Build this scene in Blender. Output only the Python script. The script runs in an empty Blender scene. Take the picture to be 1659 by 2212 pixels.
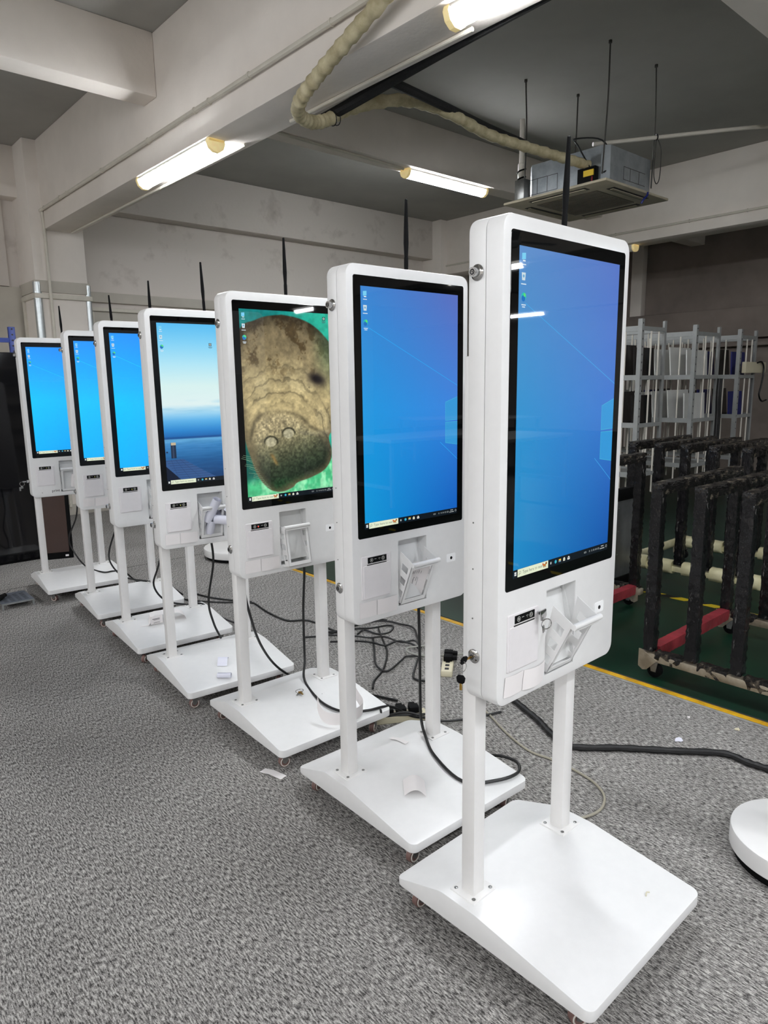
import bpy, bmesh, math, random
import numpy as np
from mathutils import Vector, Matrix, Euler

random.seed(7)
R = math.radians
S = bpy.context.scene
C = S.collection

# ------------------------------------------------------------------ camera, exposure, world
# room frame: +X to the right-rear, +Y to the left-rear (along the row of kiosks), Z up, metres
def cam_setup():
    th, p, r = R(41.5), R(10.413), R(-0.8515)
    c, s = math.cos(p), math.sin(p)
    right0, fw, up0 = Vector((1, 0, 0)), Vector((0, c, -s)), Vector((0, s, c))
    right = right0 * math.cos(r) + up0 * math.sin(r)
    up = up0 * math.cos(r) - right0 * math.sin(r)
    rot = Matrix.Rotation(-th, 3, 'Z')
    right, up, fw = rot @ right, rot @ up, rot @ fw
    cd = bpy.data.cameras.new('camera')
    cd.sensor_fit = 'VERTICAL'; cd.sensor_height = 24.0
    cd.lens = 24.0 * 1502.17 / 2212.0
    cd.clip_start = 0.05; cd.clip_end = 100
    o = bpy.data.objects.new('camera', cd); C.objects.link(o)
    m = Matrix((right, up, -fw)).transposed().to_4x4()
    m.translation = Vector((0, 0, 1.3925))
    o.matrix_world = m
    S.camera = o
cam_setup()

S.view_settings.view_transform = 'Standard'
S.view_settings.look = 'None'
S.view_settings.exposure = 0.0
S.view_settings.gamma = 1.0
S.view_settings.use_curve_mapping = False
LAMP = 94.0          # emission of the batten lenses
SCREEN = 1.0         # emission of the displays

w = bpy.data.worlds.new('world'); S.world = w
w.use_nodes = True
w.node_tree.nodes['Background'].inputs[0].default_value = (0.75, 0.82, 1.0, 1)
w.node_tree.nodes['Background'].inputs[1].default_value = 0.3
S.cycles.use_denoising = True
S.cycles.use_adaptive_sampling = True
S.cycles.adaptive_threshold = 0.04
S.cycles.use_light_tree = False
S.cycles.max_bounces = 6
S.cycles.diffuse_bounces = 4
S.cycles.glossy_bounces = 3
S.cycles.caustics_reflective = False
S.cycles.caustics_refractive = False
S.cycles.sample_clamp_indirect = 6.0

# ------------------------------------------------------------------ helpers
def lin(c):
    out = []
    for v in c[:3]:
        v = v / 255.0
        out.append(v / 12.92 if v <= 0.04045 else ((v + 0.055) / 1.055) ** 2.4)
    return (out[0], out[1], out[2], 1.0)

def mat(name, col, rough=0.5, metal=0.0, spec=0.5, var=0.0, vscale=8.0, col2=None, bump=0.0, bscale=60.0,
        emit=None, estr=0.0, alpha=1.0, trans=0.0, stretch=None, thr=None, coat=0.0, detail=4.0):
    m = bpy.data.materials.new(name); m.use_nodes = True
    nt = m.node_tree; N = nt.nodes; L = nt.links
    b = N['Principled BSDF']
    c = lin(col)
    b.inputs['Base Color'].default_value = c
    b.inputs['Roughness'].default_value = rough
    b.inputs['Metallic'].default_value = metal
    b.inputs['Specular IOR Level'].default_value = spec
    b.inputs['Coat Weight'].default_value = coat
    if trans: b.inputs['Transmission Weight'].default_value = trans
    if alpha < 1: b.inputs['Alpha'].default_value = alpha
    if emit:
        b.inputs['Emission Color'].default_value = lin(emit); b.inputs['Emission Strength'].default_value = estr
    tc = N.new('ShaderNodeTexCoord'); mp = N.new('ShaderNodeMapping'); L.new(tc.outputs['Object'], mp.inputs[0])
    if stretch: mp.inputs['Scale'].default_value = stretch
    nz = N.new('ShaderNodeTexNoise'); nz.inputs['Scale'].default_value = vscale; nz.inputs['Detail'].default_value = detail
    nz.inputs['Roughness'].default_value = 0.6
    L.new(mp.outputs[0], nz.inputs['Vector'])
    rp = N.new('ShaderNodeValToRGB')
    t = thr or (0.35, 0.68)
    rp.color_ramp.elements[0].position = t[0]; rp.color_ramp.elements[1].position = t[1]
    if col2 is None:
        k = 1.0 - (var or 0.03)
        col2 = tuple(v * k for v in col)
    rp.color_ramp.elements[0].color = lin(col2); rp.color_ramp.elements[1].color = c
    L.new(nz.outputs['Fac'], rp.inputs[0]); L.new(rp.outputs[0], b.inputs['Base Color'])
    if bump:
        n2 = N.new('ShaderNodeTexNoise'); n2.inputs['Scale'].default_value = bscale; n2.inputs['Detail'].default_value = 3
        L.new(mp.outputs[0], n2.inputs['Vector'])
        bp = N.new('ShaderNodeBump'); bp.inputs['Strength'].default_value = bump; bp.inputs['Distance'].default_value = 0.01
        L.new(n2.outputs['Fac'], bp.inputs['Height']); L.new(bp.outputs[0], b.inputs['Normal'])
    return m

class MB:
    def __init__(s): s.v = []; s.f = []
    def add(s, vs, fs):
        o = len(s.v); s.v += [tuple(v) for v in vs]; s.f += [tuple(i + o for i in f) for f in fs]; return s
    def box(s, x0, x1, y0, y1, z0, z1):
        return s.add([(x0,y0,z0),(x1,y0,z0),(x1,y1,z0),(x0,y1,z0),(x0,y0,z1),(x1,y0,z1),(x1,y1,z1),(x0,y1,z1)],
                     [(3,2,1,0),(4,5,6,7),(0,1,5,4),(1,2,6,5),(2,3,7,6),(3,0,4,7)])
    def prism(s, poly, axis, a, b):
        n = len(poly)
        def P(p, t):
            if axis == 'x': return (t, p[0], p[1])
            if axis == 'y': return (p[0], t, p[1])
            return (p[0], p[1], t)
        vs = [P(p, a) for p in poly] + [P(p, b) for p in poly]
        return s.add(vs, [tuple(range(n))[::-1], tuple(range(n, 2*n))] + [(i, (i+1) % n, n+(i+1) % n, n+i) for i in range(n)])
    def loops(s, Ls, cap0=True, cap1=True, closed=True):
        n = len(Ls[0]); vs = [p for l in Ls for p in l]; fs = []
        for k in range(len(Ls)-1):
            for i in range(n if closed else n-1):
                j = (i+1) % n
                fs.append((k*n+i, k*n+j, (k+1)*n+j, (k+1)*n+i))
        if cap0: fs.append(tuple(range(n))[::-1])
        if cap1: fs.append(tuple(range((len(Ls)-1)*n, len(Ls)*n)))
        return s.add(vs, fs)
    def tube(s, path, r, n=8, cap=True):
        P = [Vector(p) for p in path]; m = len(P)
        rs = r if hasattr(r, '__len__') else [r]*m
        Ls = []; ref = None
        for i in range(m):
            t = (P[min(i+1, m-1)] - P[max(i-1, 0)])
            if t.length < 1e-9: t = Vector((0,0,1))
            t.normalize()
            if ref is None:
                ref = t.orthogonal().normalized()
            ref = (ref - t * ref.dot(t))
            if ref.length < 1e-6: ref = t.orthogonal()
            ref.normalize(); bi = t.cross(ref)
            Ls.append([tuple(P[i] + (ref*math.cos(2*math.pi*k/n) + bi*math.sin(2*math.pi*k/n))*rs[i]) for k in range(n)])
        return s.loops(Ls, cap, cap)
    def cyl(s, p0, p1, r0, r1=None, n=16):
        return s.tube([p0, p1], [r0, r0 if r1 is None else r1], n)
    def ring(s, c, nrm, rad, r, n=18, k=6):
        nrm = Vector(nrm).normalized(); a = nrm.orthogonal().normalized(); b = nrm.cross(a); c = Vector(c)
        Ls = []
        for i in range(n+1):
            t = 2*math.pi*i/n; d = a*math.cos(t)+b*math.sin(t)
            Ls.append([tuple(c + d*(rad + r*math.cos(2*math.pi*j/k)) + nrm*r*math.sin(2*math.pi*j/k)) for j in range(k)])
        return s.loops(Ls, False, False)
    def xform(s, M, start=0):
        for i in range(start, len(s.v)): s.v[i] = tuple(M @ Vector(s.v[i]))
        return s
    def mapv(s, fn): s.v = [fn(*p) for p in s.v]; return s
    def mesh(s, name, m=None, bevel=0.0, seg=2, smooth=True, ang=35):
        me = bpy.data.meshes.new(name); me.from_pydata(s.v, [], s.f); me.validate()
        bm = bmesh.new(); bm.from_mesh(me)
        bmesh.ops.recalc_face_normals(bm, faces=bm.faces)
        if bevel:
            es = [e for e in bm.edges if len(e.link_faces) == 2 and e.calc_face_angle(0) > R(30)]
            bmesh.ops.bevel(bm, geom=es, offset=bevel, segments=seg, affect='EDGES', profile=0.5, clamp_overlap=True)
        bm.to_mesh(me); bm.free()
        if smooth:
            me.polygons.foreach_set('use_smooth', [True]*len(me.polygons)); me.set_sharp_from_angle(angle=R(ang))
        if m: me.materials.append(m)
        return me
    def build(s, name, m, parent=None, **k):
        return link(name, s.mesh(name, m, **k), parent)

def link(name, me, parent=None):
    o = bpy.data.objects.new(name, me); C.objects.link(o)
    if parent: o.parent = parent
    return o
def tag(o, label=None, cat=None, group=None, kind=None):
    if label: o['label'] = label
    if cat: o['category'] = cat
    if group: o['group'] = group
    if kind: o['kind'] = kind
    return o
def thing(name, label, cat, loc=(0,0,0), rz=0.0, group=None):
    o = bpy.data.objects.new(name, None); C.objects.link(o)
    o.empty_display_size = 0.1
    o.location = loc; o.rotation_euler = (0, 0, rz)
    return tag(o, label, cat, group)
def struct(name, mb, m, **k):
    return tag(mb.build(name, m, **k), kind='structure')
def copy_tree(o, parent=None):
    c = o.copy(); C.objects.link(c); c.parent = parent
    for ch in [x for x in o.children]: copy_tree(ch, c)
    return c
def rrect(x0, x1, z0, z1, r, n=6):
    pts = []
    for cx, cz, a0 in ((x1-r, z0+r, -90), (x1-r, z1-r, 0), (x0+r, z1-r, 90), (x0+r, z0+r, 180)):
        for i in range(n+1):
            a = R(a0 + 90*i/n); pts.append((cx + r*math.cos(a), cz + r*math.sin(a)))
    return pts
def smooth_path(pts, k=6):
    P = [Vector(p) for p in pts]; out = []
    Q = [P[0]*2-P[1]] + P + [P[-1]*2-P[-2]]
    for i in range(1, len(Q)-2):
        a, b, c, d = Q[i-1], Q[i], Q[i+1], Q[i+2]
        for j in range(k):
            t = j/k
            out.append(0.5*((2*b) + (c-a)*t + (2*a-5*b+4*c-d)*t*t + (3*b-a-3*c+d)*t**3))
    out.append(P[-1]); return out
_font_cache = {}
def text_polys(txt, size):
    """flat triangles of a line of lettering, origin at its left baseline"""
    k = (txt, size)
    if k in _font_cache: return _font_cache[k]
    cu = bpy.data.curves.new('lettering', 'FONT'); cu.body = txt; cu.size = size; cu.resolution_u = 2
    o = bpy.data.objects.new('lettering', cu); C.objects.link(o)
    dg = bpy.context.evaluated_depsgraph_get()
    me = o.evaluated_get(dg).to_mesh()
    vs = [tuple(v.co) for v in me.vertices]; fs = [tuple(p.vertices) for p in me.polygons]
    o.evaluated_get(dg).to_mesh_clear()
    bpy.data.objects.remove(o); bpy.data.curves.remove(cu)
    _font_cache[k] = (vs, fs); return vs, fs

# value noise for painted screens and wrinkles
def vnoise(x, y, seed=0):
    xi = np.floor(x).astype(np.int64); yi = np.floor(y).astype(np.int64)
    xf = x - xi; yf = y - yi
    u = xf*xf*(3-2*xf); v = yf*yf*(3-2*yf)
    def h(a, b):
        n = (a*374761393 + b*668265263 + seed*1274126177) & 0xffffffff
        n = ((n ^ (n >> 13)) * 1274126177) & 0xffffffff
        return ((n ^ (n >> 16)) & 0xffff) / 65535.0
    return (h(xi, yi)*(1-u)+h(xi+1, yi)*u)*(1-v) + (h(xi, yi+1)*(1-u)+h(xi+1, yi+1)*u)*v
def fbm(x, y, o=4, seed=0):
    t = 0; a = 0.5; s = 0
    for i in range(o):
        t = t + a*vnoise(x*2**i, y*2**i, seed+i); s += a; a *= 0.5
    return t/s

# ------------------------------------------------------------------ materials
M = {}
M['paint'] = mat('wall_paint', (240,232,223), 0.85, spec=0.2, vscale=1.3, col2=(228,220,211), bump=0.12, bscale=40)
M['paint_back'] = mat('worn_wall_paint', (214,206,198), 0.85, spec=0.2, vscale=3.5, col2=(184,175,167), thr=(0.2, 0.42), bump=0.15, bscale=25)
M['paint_low'] = mat('lower_wall_paint', (196,190,178), 0.6, spec=0.3, vscale=2.0, col2=(182,176,165), bump=0.05, bscale=20)
M['ceil'] = mat('ceiling_paint', (172,170,164), 0.9, spec=0.15, vscale=0.9, col2=(160,158,152), bump=0.08, bscale=30)
M['dark_wall'] = mat('brown_wall_paint', (150,138,130), 0.85, spec=0.2, vscale=1.5, col2=(130,120,113))
M['trimw'] = mat('moulding_plastic', (214,208,194), 0.5, var=0.05)
M['alu'] = mat('aluminium_guard', (196,202,203), 0.32, metal=0.85, var=0.06, vscale=20)
M['white'] = mat('white_powder_coat', (232,231,230), 0.32, spec=0.5, var=0.012, vscale=30, bump=0.015, bscale=900)
M['white_in'] = mat('white_sheet_metal', (226,226,225), 0.4, spec=0.4, var=0.015, vscale=30)
M['post'] = mat('white_post_paint', (233,231,229), 0.35, var=0.012, vscale=30)
M['plastic'] = mat('printer_plastic', (232,228,229), 0.45, var=0.012, vscale=40)
M['plate'] = mat('camera_plate', (250,250,250), 0.5, var=0.01)
M['black_gloss'] = mat('black_glass', (7,7,8), 0.02, spec=0.35, var=0.1)
M['black'] = mat('black_plastic', (13,13,14), 0.6, spec=0.1, var=0.15)
M['chrome'] = mat('chrome', (205,205,205), 0.12, metal=1.0, var=0.05)
M['steel'] = mat('dull_steel', (150,150,148), 0.35, metal=0.9, var=0.1, vscale=40)
M['brass'] = mat('brass', (200,160,80), 0.3, metal=1.0, var=0.1)
M['slot'] = mat('dark_slot', (30,28,30), 0.6, var=0.1)
M['glyph'] = mat('printed_glyph', (190,190,185), 0.6, var=0.03)
M['led_red'] = mat('red_indicator', (255,60,40), 0.4, emit=(255,60,40), estr=2.0)
M['led_yellow'] = mat('yellow_indicator', (220,220,60), 0.4, emit=(230,220,50), estr=0.8)
for k_ in ('led_red', 'led_yellow'): M[k_].cycles.emission_sampling = 'NONE'
M['rubber'] = mat('caster_rubber', (120,92,86), 0.55, var=0.1)
M['ringw'] = mat('caster_ring', (205,198,190), 0.4, var=0.05)
M['cable'] = mat('black_cable', (14,14,15), 0.45, var=0.2, vscale=60)
M['cable_wrap'] = mat('taped_cable', (22,21,22), 0.5, var=0.4, vscale=40, bump=0.3, bscale=60)
M['cable_grey'] = mat('grey_cable', (150,150,142), 0.5, var=0.05)
M['cable_beige'] = mat('beige_cable', (158,152,136), 0.5, var=0.05)
M['cream'] = mat('cream_plastic', (214,206,178), 0.45, var=0.04)
M['paper'] = mat('receipt_paper_white', (238,233,232), 0.75, var=0.015)
M['paper_blue'] = mat('thermal_paper', (228,228,240), 0.7, var=0.015)
M['ink'] = mat('receipt_ink', (60,58,62), 0.8, var=0.1)
M['lens'] = mat('lamp_lens', (255,255,250), 0.4, emit=(246,250,255), estr=LAMP)
M['lamp_cap'] = mat('lamp_end_cap_glow', (236,220,170), 0.45, var=0.06, vscale=30, emit=(230,205,140), estr=0.45)  # weak emission stands in for lens light passing through the cap
M['lamp_body'] = mat('lamp_body', (225,222,212), 0.5, var=0.03)
M['pipe_wrap'] = mat('pipe_lagging', (204,194,160), 0.7, vscale=14, col2=(168,156,122), bump=0.3, bscale=25)
M['foam_black'] = mat('black_foam', (18,17,17), 0.8, var=0.3, bump=0.3)
M['galv'] = mat('galvanised_steel', (176,182,186), 0.34, metal=0.7, vscale=9, col2=(150,157,162))
M['acpanel'] = mat('aged_ac_panel', (186,176,152), 0.5, var=0.1, vscale=5)
M['acdark'] = mat('ac_grille', (120,112,98), 0.6, var=0.1)
M['rod'] = mat('threaded_rod', (82,80,76), 0.5, metal=0.6, var=0.2)
M['yellow_label'] = mat('yellow_label', (232,196,40), 0.5, var=0.05)
M['green_floor'] = mat('green_floor_paint', (10,46,30), 0.35, spec=0.5, vscale=2.5, col2=(7,35,23), bump=0.02, bscale=30)
M['yellow'] = mat('yellow_tape', (226,176,24), 0.5, vscale=12, col2=(176,132,20), bump=0.1)
M['greystrip'] = mat('grey_edge_strip', (160,158,154), 0.6, vscale=20, col2=(120,118,114))
M['rack'] = mat('rack_grey_paint', (158,160,158), 0.45, var=0.06, vscale=12)
M['rod_white'] = mat('rack_bar_white', (226,220,208), 0.45, var=0.04)
M['sheet_white'] = mat('white_panel_sheet', (226,226,222), 0.4, var=0.03)
M['sheet_black'] = mat('black_panel_sheet', (16,16,18), 0.2, var=0.15)
M['sheet_blue'] = mat('blue_panel_sheet', (22,36,120), 0.4, var=0.1)
M['sheet_metal'] = mat('grey_metal_sheet', (150,152,152), 0.4, metal=0.6, vscale=3, col2=(110,112,114))
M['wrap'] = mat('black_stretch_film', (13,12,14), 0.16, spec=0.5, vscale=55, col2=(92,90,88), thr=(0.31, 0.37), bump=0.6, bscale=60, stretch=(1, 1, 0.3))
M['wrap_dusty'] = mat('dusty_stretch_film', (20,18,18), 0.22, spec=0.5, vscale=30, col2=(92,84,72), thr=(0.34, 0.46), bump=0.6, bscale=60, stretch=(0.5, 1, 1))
M['raw'] = mat('bare_beige_steel', (166,156,138), 0.5, metal=0.2, vscale=14, col2=(124,112,94))
M['red_foam'] = mat('red_foam', (158,52,60), 0.5, vscale=9, col2=(124,36,44), bump=0.25, bscale=30)
M['cream_foam'] = mat('cream_foam', (222,216,180), 0.4, vscale=8, col2=(190,182,140), bump=0.2, bscale=24, coat=0.3)
M['blue_rack'] = mat('blue_rack_paint', (36,64,150), 0.45, var=0.1)
M['tv_black'] = mat('television_glass', (13,13,16), 0.05, spec=0.5, var=0.1)
M['tinted'] = mat('brown_tinted_screen', (74,56,50), 0.2, spec=0.5, vscale=1.5, col2=(60,46,42))
M['ventgrey'] = mat('grey_vent_plate', (120,126,136), 0.4, metal=0.3, var=0.08)
M['stand'] = mat('white_stand_paint', (228,226,224), 0.35, var=0.012)
M['wood'] = mat('table_laminate', (214,208,200), 0.4, var=0.05)
M['fan'] = mat('fan_paint', (200,204,206), 0.4, var=0.04)
M['seam'] = mat('carpet_seam', (40,39,38), 0.9, var=0.1)

def carpet_material():
    m = bpy.data.materials.new('grey_carpet'); m.use_nodes = True
    nt = m.node_tree; N = nt.nodes; L = nt.links; b = N['Principled BSDF']
    b.inputs['Roughness'].default_value = 0.95; b.inputs['Specular IOR Level'].default_value = 0.1
    tc = N.new('ShaderNodeTexCoord')
    def noise(scale, st, det, rough=0.55):
        mp = N.new('ShaderNodeMapping'); mp.inputs['Scale'].default_value = st; L.new(tc.outputs['Object'], mp.inputs[0])
        n = N.new('ShaderNodeTexNoise'); n.inputs['Scale'].default_value = scale; n.inputs['Detail'].default_value = det
        n.inputs['Roughness'].default_value = rough
        L.new(mp.outputs[0], n.inputs['Vector']); return n
    n1 = noise(250, (1.0, 0.22, 1), 2.5); n2 = noise(520, (1.0, 0.4, 1), 2); n3 = noise(2.2, (1, 1, 1), 3)
    a = N.new('ShaderNodeMath'); a.operation = 'MULTIPLY_ADD'; a.inputs[1].default_value = 0.5
    L.new(n2.outputs['Fac'], a.inputs[0]); L.new(n1.outputs['Fac'], a.inputs[2])
    rp = N.new('ShaderNodeValToRGB'); e = rp.color_ramp.elements
    e[0].position = 0.58; e[0].color = lin((60, 58, 57)); e[1].position = 0.93; e[1].color = lin((196, 192, 187))
    x = e.new(0.74); x.color = lin((134, 131, 128))
    L.new(a.outputs[0], rp.inputs[0])
    mx = N.new('ShaderNodeMix'); mx.data_type = 'RGBA'; mx.blend_type = 'MULTIPLY'; mx.inputs['Factor'].default_value = 1.0
    r2 = N.new('ShaderNodeValToRGB'); r2.color_ramp.elements[0].position = 0.3; r2.color_ramp.elements[0].color = (0.82, 0.82, 0.82, 1)
    r2.color_ramp.elements[1].position = 0.7; r2.color_ramp.elements[1].color = (1, 1, 1, 1)
    L.new(n3.outputs['Fac'], r2.inputs[0])
    L.new(rp.outputs[0], mx.inputs['A']); L.new(r2.outputs[0], mx.inputs['B']); L.new(mx.outputs['Result'], b.inputs['Base Color'])
    bp = N.new('ShaderNodeBump'); bp.inputs['Strength'].default_value = 0.5; bp.inputs['Distance'].default_value = 0.004
    L.new(a.outputs[0], bp.inputs['Height']); L.new(bp.outputs[0], b.inputs['Normal'])
    return m
M['carpet'] = carpet_material()

def screen_material():
    m = bpy.data.materials.new('lit_display'); m.use_nodes = True
    nt = m.node_tree; N = nt.nodes; L = nt.links; b = N['Principled BSDF']
    b.inputs['Base Color'].default_value = (0.004, 0.004, 0.005, 1); b.inputs['Roughness'].default_value = 0.02
    at = N.new('ShaderNodeVertexColor'); at.layer_name = 'picture'
    L.new(at.outputs['Color'], b.inputs['Emission Color']); b.inputs['Emission Strength'].default_value = SCREEN
    m.cycles.emission_sampling = 'NONE'
    return m
M['screen'] = screen_material()

def hazard_material():
    m = bpy.data.materials.new('hazard_tape'); m.use_nodes = True
    nt = m.node_tree; N = nt.nodes; L = nt.links; b = N['Principled BSDF']; b.inputs['Roughness'].default_value = 0.5
    tc = N.new('ShaderNodeTexCoord'); mp = N.new('ShaderNodeMapping'); mp.inputs['Rotation'].default_value = (0, 0, R(40))
    wv = N.new('ShaderNodeTexWave'); wv.inputs['Scale'].default_value = 2.1; wv.bands_direction = 'Y'
    rp = N.new('ShaderNodeValToRGB'); rp.color_ramp.interpolation = 'CONSTANT'
    rp.color_ramp.elements[0].color = lin((26, 26, 24)); rp.color_ramp.elements[1].position = 0.5; rp.color_ramp.elements[1].color = lin((206, 180, 30))
    L.new(tc.outputs['Object'], mp.inputs[0]); L.new(mp.outputs[0], wv.inputs[0]); L.new(wv.outputs['Color'], rp.inputs[0]); L.new(rp.outputs[0], b.inputs['Base Color'])
    return m
M['hazard'] = hazard_material()

# ------------------------------------------------------------------ the hall
XW, YW, YF, XE = -7.0, 8.35, -14.0, 18.0
CEIL, BEAM = 3.9, 3.03
struct('floor', MB().box(XW, 2.872, YF, YW + 0.3, -0.05, 0.0), M['carpet'])
struct('floor_green', MB().box(2.94, XE, YF, YW, -0.06, -0.004), M['green_floor'])
struct('trim_1', MB().box(2.868, 2.885, YF, YW, -0.05, 0.004), M['greystrip'])
struct('trim_2', MB().box(2.885, 2.94, YF, YW, -0.06, 0.001), M['seam'])
struct('trim_3', MB().box(2.892, 2.925, YF, YW, -0.05, 0.003), M['yellow'], bevel=0.001)
struct('trim_4', MB().box(4.27, 4.33, YF, 5.0, -0.01, -0.003), M['hazard'])
struct('trim_5', MB().box(XW, 2.86, 5.326, 5.330, -0.01, 0.001), M['seam'])
struct('ceiling', MB().box(XW, XE, YF, YW + 0.5, CEIL, CEIL + 0.12), M['ceil'])
struct('wall_back', MB().box(2.5, 11.6, YW, YW + 0.2, -0.06, CEIL), M['paint_back'])
struct('wall_rear', MB().box(XW, 2.5, 8.62, 8.82, -0.06, CEIL), M['paint_back'])
struct('wall_left', MB().box(XW - 0.2, XW, YF, YW + 0.3, -0.06, CEIL), M['paint'])
struct('wall_front', MB().box(XW, XE, YF - 0.2, YF, -0.06, CEIL), M['paint'])
struct('wall_right', MB().box(XE, XE + 0.2, YF, YW, -0.06, CEIL), M['paint'])
struct('wall_partition', MB().box(11.4, 11.6, -0.5, YW, -0.06, CEIL), M['dark_wall'])
# beams: the long ones run along the row, the cross ones between them
for i, (x0, x1, zb) in enumerate(((2.46, 2.79, BEAM), (8.44, 8.78, 3.09), (14.4, 14.75, 3.05), (-3.5, -3.16, BEAM))):
    struct('ceiling_beam', MB().box(x0, x1, YF, YW, zb, CEIL), M['paint'], bevel=0.008)
for y0 in (5.21, 1.75, -1.71, -5.17, -8.63, -12.1):
    for x0, x1 in ((XW, -3.5), (-3.16, 2.46), (2.79, 8.44), (8.78, 14.4), (14.75, XE)):
        struct('cross_beam', MB().box(x0, x1, y0, y0 + 0.22, 3.47, CEIL), M['paint'], bevel=0.008)
struct('back_beam', MB().box(2.79, 8.44, 8.13, YW, 3.33, CEIL), M['paint_back'], bevel=0.006)
struct('column_1', MB().box(2.33, 2.865, 8.08, 8.7, -0.02, CEIL), M['paint'], bevel=0.006)
struct('column_2', MB().box(8.3, 8.95, 7.95, YW, -0.06, CEIL), M['paint'], bevel=0.006)
struct('column_3', MB().box(8.35, 8.85, -8.5, -8.0, -0.06, CEIL), M['paint'], bevel=0.006)
# bricked-up window beside the column, with its lintel and sill
struct('wall_infill', MB().box(-0.3, 2.21, 8.585, 8.63, 2.50, 3.39), M['paint_back'], bevel=0.004)
struct('trim_6', MB().box(-0.4, 2.335, 8.42, 8.62, 3.39, CEIL), M['paint'], bevel=0.006)
# moulding band and lower panelling
struct('trim_8', MB().box(2.86, 8.3, YW - 0.05, YW, 2.36, 2.47), M['paint_low'], bevel=0.004)
struct('trim_9', MB().box(2.86, 8.3, YW - 0.07, YW, 2.26, 2.30), M['trimw'], bevel=0.006)
struct('trim_10', MB().box(2.315, 2.88, 8.065, 8.62, 2.40, 2.52), M['paint_low'], bevel=0.004)
struct('trim_11', MB().box(2.302, 2.895, 8.052, 8.62, 2.335, 2.385), M['trimw'], bevel=0.006)
struct('trim_12', MB().box(XW, 2.32, 8.56, 8.62, 0.0, 2.49), M['paint_low'], bevel=0.004)
struct('trim_7', MB().box(2.302, 2.335, 8.50, 8.54, 0.0, 2.35), M['trimw'], bevel=0.004)
struct('wall_panelling', MB().box(2.87, 8.3, YW - 0.03, YW, 0.1, 2.27), M['paint_low'])
struct('baseboard_back', MB().box(2.86, 8.3, YW - 0.045, YW, 0.0, 0.1), M['trimw'], bevel=0.004)
struct('baseboard_column', MB().box(2.315, 2.88, 8.055, YW, 0.0, 0.12), M['paint_low'], bevel=0.004)
for i, x in enumerate((2.96, 4.1, 5.3, 6.5)):
    struct('trim_%d' % (13+i), MB().box(x, x+0.03, YW - 0.045, YW, 0.1, 2.27), M['trimw'])
for (cx, cy, r) in ((2.345, 8.098, 0.042), (2.862, 8.092, 0.032)):
    g = MB().cyl((cx, cy, 0), (cx, cy, 2.50), r, n=20).build('corner_guard', M['alu'])
    tag(g, 'silver round corner guard on the %s edge of the wall column' % ('outer' if cx < 2.5 else 'inner'), 'corner guard')
# dark far side: ledge and corner strip
struct('trim_20', MB().box(11.2, 11.4, -0.5, YW, 2.0, 2.45), M['dark_wall'], bevel=0.01)
struct('trim_21', MB().box(11.15, 11.4, -0.5, YW, 1.88, 1.93), M['dark_wall'], bevel=0.005)
struct('trim_22', MB().box(11.25, 11.4, 6.15, 6.35, 0, CEIL), M['paint'], bevel=0.01)

# conduits
def conduit(path, r, label, m='trimw', clips=(), name='conduit'):
    t = thing(name, label, 'conduit', path[0])
    o = Vector(path[0])
    MB().tube([tuple(Vector(p) - o) for p in path], r, 10).build('pipe', M[m], t)
    for c in clips:
        c = Vector(c) - o
        MB().ring(c, (0, 1, 0) if name == 'conduit' else (1, 0, 0), r + 0.002, 0.004, 12, 5).build('clip', M[m], t)
    return t
conduit([(2.436, 8.05, 3.21), (2.436, 4.0, 3.21), (2.436, -6, 3.21)], 0.016, 'painted conduit clipped along the side of the big ceiling beam',
        clips=[(2.436, y, 3.21) for y in (7.9, 7.4, 7.2, 6.3, 5.35, 4.6, 4.4, 3.9, 3.1)])
conduit([(2.456, 8.03, 0.1), (2.456, 8.03, 3.0), (2.445, 8.03, 3.21)], 0.016, 'painted conduit running down the wall column')
conduit([(2.81, 5.19, 3.455), (5.0, 5.29, 3.455)], 0.012, 'thin conduit under the cross beam leading to its lamp')
conduit([(2.72, 8.0, 3.018), (2.72, 4.45, 3.018)], 0.011, 'thin conduit under the big beam leading to the far lamp')
conduit([(2.72, 3.9, 3.018), (2.72, 2.4, 3.018)], 0.011, 'thin conduit under the big beam near the lagged pipe bend')
conduit([(8.425, 8, 3.22), (8.425, 0.5, 3.22)], 0.014, 'conduit along the side of the beam above the racks', clips=[(8.425, y, 3.22) for y in (5, 4.05, 3.4, 2.6)])

# batten lamps; lit lenses give light, and every end cap glows faintly
def lamp(loc, axis, label, lit=True, L=1.2):
    t = thing('batten_lamp', label, 'lamp', loc, 0 if axis == 'x' else R(90), 'batten lamps')
    MB().box(-L/2, L/2, -0.058, 0.058, -0.022, 0).build('channel', M['lamp_body'], t, bevel=0.004)
    n = 5
    prof = [(0.06*math.cos(R(184+172*i/n)), -0.018 + 0.062*math.sin(R(184+172*i/n))) for i in range(n+1)]
    MB().prism(prof, 'x', -L/2 + 0.03, L/2 - 0.03).build('lens', M['lens'] if lit else M['lamp_body'], t)
    for s in (-1, 1):
        pr = [(p[0]*1.1, p[1]*1.08) for p in prof] + [(0.058, 0), (-0.058, 0)]
        a, b = (L/2 - 0.035, L/2) if s > 0 else (-L/2, -L/2 + 0.035)
        MB().prism(pr, 'x', a, b).build('end_cap', M['lamp_cap'], t, bevel=0.003)
    return t
lamp((2.55, 1.77, BEAM), 'y', 'lit batten lamp under the big beam where the lagged pipe crosses')
lamp((2.53, 5.1, BEAM), 'y', 'lit batten lamp under the far end of the big beam')
lamp((5.64, 5.32, 3.47), 'x', 'lit batten lamp under the cross beam behind the kiosks')
lamp((8.60, 5.4, 3.09), 'y', 'unlit batten lamp under the beam above the racks', lit=False)
k = 0
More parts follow.
